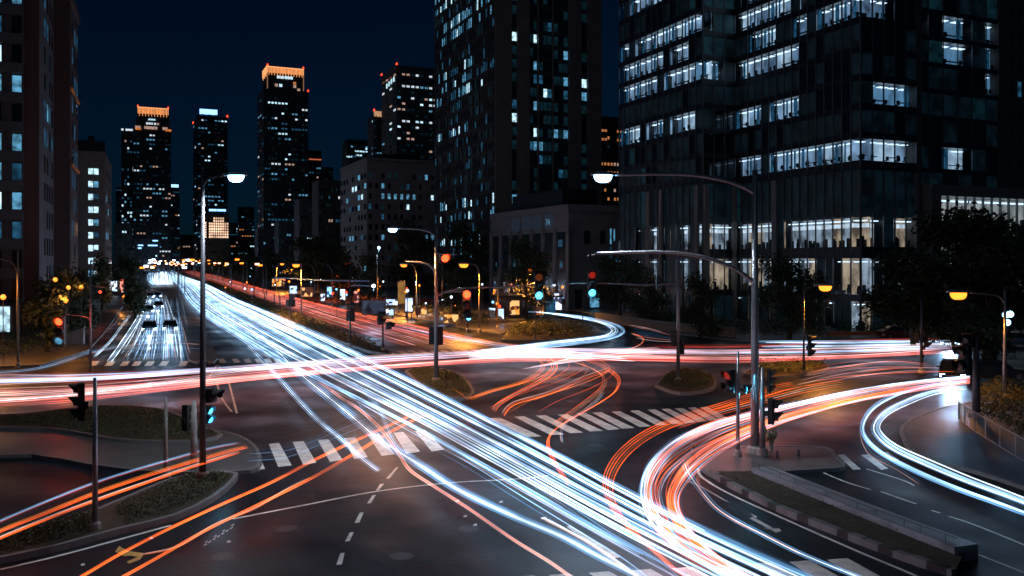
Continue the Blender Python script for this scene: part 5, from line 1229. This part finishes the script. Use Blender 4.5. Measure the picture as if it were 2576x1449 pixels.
# cross street
CL = [(-120, 938), (0, 943), (300, 938), (640, 917), (900, 900), (1150, 885), (1330, 876), (1600, 878), (1850, 880), (2150, 872), (2420, 862)]
CR_ = [(-120, 965), (0, 966), (300, 952), (640, 930), (900, 915), (1150, 900), (1330, 888), (1600, 888), (1850, 891), (2150, 886), (2420, 880)]
bundle(CL, CR_, 18, 'wwbbqqppB', (.014, .034), 'on the upper cross street stream', 310, wob=.08, cut=.3)
DL = [(-120, 982), (0, 984), (300, 968), (600, 945), (900, 922), (1150, 905), (1330, 893), (1600, 893), (1850, 897), (2150, 892), (2420, 872)]
DR = [(-120, 1028), (0, 1020), (200, 1008), (400, 985), (650, 955), (1000, 925), (1300, 910), (1600, 908), (1850, 912), (2150, 900), (2420, 886)]
bundle(DL, DR, 28, 'rrrrppRRRq', (.016, .042), 'on the lower cross street stream', 311, wob=.07, cut=.3)
many([([(-60, 1010), (0, 1004), (120, 995), (260, 980), (420, 958), (640, 925), (860, 905)], 'qWq', .05, (0, 4)), ([(-60, 960), (0, 956), (250, 948), (500, 930), (800, 908)], 'wWb', .035, (0, 4))], 'sweeping in from the left edge')
bundle([(1900, 858), (2100, 858), (2300, 856), (2425, 856)], [(1940, 892), (2150, 888), (2320, 880), (2425, 876)], 14, 'wWWwwqb', (.03, .07), 'streaming from the glaring far car', 312, wob=.05, cut=.3)
bundle([(1620, 866), (1900, 866), (2200, 852), (2560, 850)], [(1640, 878), (1900, 874), (2200, 858), (2560, 858)], 8, 'rRoR', (.02, .05), 'along the far kerb of the cross street', 313, cut=.3)
many([([(-60, 940), (0, 934), (60, 930), (110, 921), (170, 903), (225, 884), (300, 868)], 'bwB', .025, (2, 3))], 'snaking round the left pavement corner')
# red carriageway
bundle([(455, 681), (520, 704), (600, 730), (700, 762), (800, 800), (900, 835), (1000, 868)], [(470, 677), (560, 697), (660, 725), (780, 757), (920, 790), (1100, 830), (1290, 872)], 40, 'rrrrppRRRoqo', (.025, .06), 'on the red carriageway', 320, wob=.04, cut=.45)
bundle([(940, 815), (1080, 845), (1200, 868), (1330, 885)], [(1080, 825), (1190, 850), (1290, 865), (1400, 880)], 10, 'qqwbp', (.02, .05), 'joining the junction from the red carriageway', 321, wob=.08, cut=.3)
# slip road curve
bundle([(1230, 774), (1290, 780), (1360, 786), (1440, 800), (1500, 812), (1528, 828), (1515, 842), (1460, 850), (1390, 857), (1300, 868), (1200, 880)], [(1230, 780), (1290, 783), (1380, 787), (1480, 797), (1552, 815), (1575, 833), (1550, 850), (1490, 862), (1420, 870), (1320, 880), (1200, 890)], 12, 'wwWbW', (.025, .05), 'round the small slip road curve', 322, wob=.05)
bundle([(1580, 815), (1640, 826), (1690, 842)], [(1600, 850), (1650, 858), (1700, 860)], 8, 'BqBp', (.015, .03), 'on the dim slip lane', 323, cut=.3)
many([([(1590, 838), (1615, 848), (1618, 860), (1600, 872), (1560, 884)], 'oq', .03, (-3, 1))], 'hooking off the slip lane')
# orange loops in the middle
many([([(1175, 1003), (1230, 982), (1300, 962), (1345, 940), (1362, 918), (1345, 898), (1310, 886)], 'yoy', .025, (4, 2)), ([(1135, 975), (1160, 990), (1180, 1000), (1260, 975), (1350, 958), (1450, 935)], 'yy', .02, (3, 3))], 'looping right of the middle lamp pole')
many([([(1238, 1032), (1250, 1015), (1285, 993), (1340, 965), (1385, 935), (1392, 912), (1370, 892)], 'oqo', .025, (4, 2)), ([(1262, 1040), (1290, 1012), (1380, 985), (1460, 950), (1530, 925)], 'qoO', .025, (3, 3))], 'fanning out from the bright junction centre')
many([([(1440, 895), (1500, 910), (1540, 932), (1560, 955), (1548, 985), (1500, 1018), (1440, 1052), (1400, 1078), (1382, 1105), (1388, 1140), (1410, 1180), (1435, 1218)], 'oOo', .025, (-3, 2)), ([(1430, 905), (1485, 925), (1515, 948), (1510, 975), (1470, 1008), (1420, 1045), (1390, 1065)], 'oqy', .022, (4, 2)), ([(1515, 985), (1500, 1005), (1470, 1030), (1425, 1058), (1410, 1085), (1412, 1112)], 'qw', .02, (4, 2))], 'in the S bend across the right zebra crossing')
many([([(1990, 962), (1940, 972), (1880, 993), (1800, 1018), (1700, 1050), (1620, 1085), (1560, 1130), (1525, 1180), (1518, 1225), (1535, 1275), (1575, 1325), (1640, 1385), (1700, 1440)], 'oOoyo', .025, (6, 3)), ([(2120, 955), (2020, 972), (1900, 1003), (1800, 1030), (1700, 1062)], 'oOqo', .022, (2, 5))], 'sweeping left through the right zebra crossing')
# great white and orange bend
bundle([(2440, 945), (2300, 958), (2150, 980), (2000, 1012), (1880, 1038), (1780, 1065), (1690, 1108), (1635, 1160), (1612, 1215), (1615, 1270), (1640, 1325), (1700, 1385), (1790, 1440), (1880, 1500)], [(2440, 953), (2300, 968), (2150, 992), (2000, 1025), (1880, 1055), (1790, 1085), (1710, 1125), (1662, 1172), (1640, 1222), (1648, 1275), (1690, 1330), (1760, 1390), (1860, 1445), (1960, 1505)], 11, 'wbwqOowW', (.022, .04), 'in the outer strand of the great bend', 330, wob=.06)
bundle([(2440, 955), (2300, 972), (2150, 1000), (2000, 1036), (1890, 1068), (1800, 1105), (1735, 1150), (1695, 1200), (1678, 1250), (1688, 1300), (1730, 1355), (1810, 1420), (1880, 1470)], [(2440, 965), (2320, 982), (2160, 1010), (2010, 1052), (1910, 1090), (1830, 1130), (1768, 1172), (1728, 1212), (1708, 1255), (1722, 1305), (1775, 1370), (1860, 1432), (1950, 1480)], 11, 'wqOooboW', (.022, .04), 'in the inner strand of the great bend', 331, wob=.06)
many([([(1715, 1165), (1728, 1195), (1765, 1245), (1810, 1290), (1900, 1340), (2010, 1395), (2150, 1452), (2250, 1490)], 'bWb', .03, (6, -2)), ([(1585+140, 1208+1), (1760, 1222), (1830, 1262)], 'qb', .018, (2, 3))], 'peeling off the great bend to the lower right')
many([([(1752, 1195), (1758, 1230), (1790, 1270), (1850, 1312), (1930, 1350), (2010, 1392)], 'yoy', .014, (3, 1))], 'faint beside the striped kerb')
bundle([(2432, 956), (2330, 968), (2250, 990), (2190, 1025), (2164, 1068), (2172, 1105), (2215, 1145), (2300, 1190), (2400, 1232), (2520, 1275), (2640, 1320)], [(2432, 978), (2350, 992), (2290, 1015), (2240, 1040), (2215, 1068), (2222, 1092), (2260, 1122), (2340, 1158), (2440, 1200), (2540, 1238), (2660, 1285)], 14, 'wbWwbw', (.018, .04), 'round the right hand white curve', 332, wob=.02, skew=lambda f: f*.45 if f < .5 else .55+(f-.5)*.9)
many([([(2290, 1025), (2210, 1045), (2140, 1068), (2060, 1080)], 'BB', .02, (3, 3)), ([(2168, 1075), (2178, 1115), (2200, 1145), (2262, 1178), (2320, 1215)], 'Bq', .016, (-7, 3))], 'faint beside the right hand white curve')
# left foreground
many([([(150, 1475), (200, 1450), (300, 1392), (420, 1330), (560, 1265), (680, 1212), (800, 1150), (900, 1103), (985, 1065), (1040, 1040)], 'oOO', .022, (3, 1)), ([(260, 1475), (310, 1448), (400, 1398), (520, 1330), (660, 1262), (780, 1202), (880, 1145), (980, 1085), (1060, 1045)], 'OoO', .02, (3, 1)), ([(350, 1395), (450, 1372), (540, 1318), (640, 1278), (720, 1230), (780, 1200)], 'qO', .016, (2, 2))], 'running out at the lower left corner', .5)
many([([(-80, 1340), (0, 1308), (120, 1258), (250, 1208), (400, 1162), (520, 1128), (600, 1112)], 'bwr', .022, (2, 2)), ([(-60, 1360), (15, 1325), (120, 1284), (230, 1240), (330, 1205), (440, 1170), (560, 1135), (620, 1120)], 'yOo', .022, (2, 3)), ([(-80, 1385), (0, 1350), (130, 1297), (250, 1252), (370, 1210), (480, 1172), (600, 1135)], 'qOo', .024, (2, 2))], 'on the slip lane behind the foreground post', .7)
many([([(620, 1160), (720, 1150), (800, 1120), (870, 1090), (920, 1070)], 'bBbB', .018, (3, -9)), ([(795, 1098), (840, 1065), (880, 1050), (890, 1090), (880, 1110)], 'Bb', .012, (4, 2))], 'hanging pale over the near zebra crossing')
# queue lane streaks
many([([(325, 792), (300, 825), (283, 849), (266, 868), (235, 897)], 'wW', .05, (3, 2)), ([(350, 790), (330, 822), (310, 852), (288, 884), (270, 908)], 'WwW', .06, (5, 1)), ([(372, 762), (374, 800), (368, 850), (362, 905)], 'bwbwb', .05, (6, 0)), ([(398, 758), (399, 790), (396, 815)], 'wbw', .05, (4, 0)), ([(416, 786), (417, 815), (414, 850), (413, 905)], 'bWw', .05, (4, 0)), ([(438, 797), (446, 822), (452, 860), (456, 908)], 'WwB', .045, (3, 0)), ([(268, 836), (290, 812), (306, 792)], 'qb', .02, (6, 3)), ([(460, 820), (468, 855), (478, 890)], 'q', .02, (0, 0)), ([(225, 890), (300, 873), (400, 862), (500, 866)], 'qb', .02, (10, 12))], 'in front of the queueing cars', .55)

# the countless finer streaks between them: one object
RS = .40
FINE = []
def fine(a, b, n, cols, seed, **k): bundle(a, b, n, cols, (.018, .036), 'fine', seed, one='', keep=FINE, **k)
fine(SL_, SR_, 46, 'bbBBBbq', 401, wob=.02, per=4, cut=.5, zr=(.35, 1.2), skew=lambda f: lanes(f, .17))
fine(CL, DR, 80, 'RRRrrpqB', 402, wob=.1, per=4, cut=.6, zr=(.3, 1.2))
fine([(455, 681), (520, 704), (600, 730), (700, 762), (800, 800), (900, 835), (1000, 868)], [(470, 677), (560, 697), (660, 725), (780, 757), (920, 790), (1100, 830), (1290, 872)], 70, 'RRrrpoq', 403, wob=.06, cut=.6, per=4)
fine([(2440, 945), (2300, 958), (2150, 980), (2000, 1012), (1880, 1038), (1780, 1065), (1690, 1108), (1635, 1160), (1612, 1215), (1615, 1270), (1640, 1325), (1700, 1385), (1790, 1440), (1880, 1500)], [(2440, 965), (2320, 982), (2160, 1010), (2010, 1052), (1910, 1090), (1830, 1130), (1768, 1172), (1728, 1212), (1708, 1255), (1722, 1305), (1775, 1370), (1860, 1432), (1950, 1480)], 44, 'bqoOoBp', 404, wob=.07, cut=.35)
fine([(1180, 1005), (1260, 975), (1345, 945), (1370, 912), (1320, 884)], [(1330, 1060), (1400, 1010), (1500, 970), (1560, 930), (1500, 890)], 9, 'yoyOo', 405, wob=.1, cut=.5)
fine([(370, 748), (360, 790), (350, 840), (335, 905)], [(455, 748), (462, 800), (470, 850), (480, 905)], 60, 'bwBbw', 406, wob=.05, cut=.6)
fine([(2040, 925), (2120, 915), (2230, 905), (2330, 915)], [(1990, 985), (2120, 955), (2260, 940), (2400, 935)], 22, 'rpqobR', 407, wob=.12, cut=.5)
RS = .8; fine([(1420, 905), (1520, 880), (1650, 872)], [(1300, 930), (1500, 905), (1700, 893)], 24, 'qpoqw', 408, wob=.1, cut=.4)
RS = .8; fine([(1180, 890), (1300, 880), (1420, 884), (1560, 898)], [(1180, 905), (1300, 898), (1440, 900), (1600, 910)], 22, 'qwWqp', 410, wob=.1, cut=.4); fine([(372, 742), (356, 790), (335, 840), (290, 908)], [(420, 742), (440, 800), (452, 850), (470, 908)], 40, 'wWwbq', 409, wob=.03, cut=.55, zr=(.4, .8)); RS = .4
mb = MB(); cl = sorted(set(c for _, c in FINE))
for o, c in FINE:
    k = len(mb.v); mb.v += [tuple(v.co) for v in o.data.vertices]; mb.f += [tuple(i+k for i in p.vertices) for p in o.data.polygons]; mb.m += [cl.index(c)]*len(o.data.polygons)
    bpy.data.objects.remove(o)
o = mb.build('light_trails', [T_[c] for c in cl], smooth=True, kind='stuff'); tag(o, 'countless fine light streaks running between the broader trails', 'light trails')
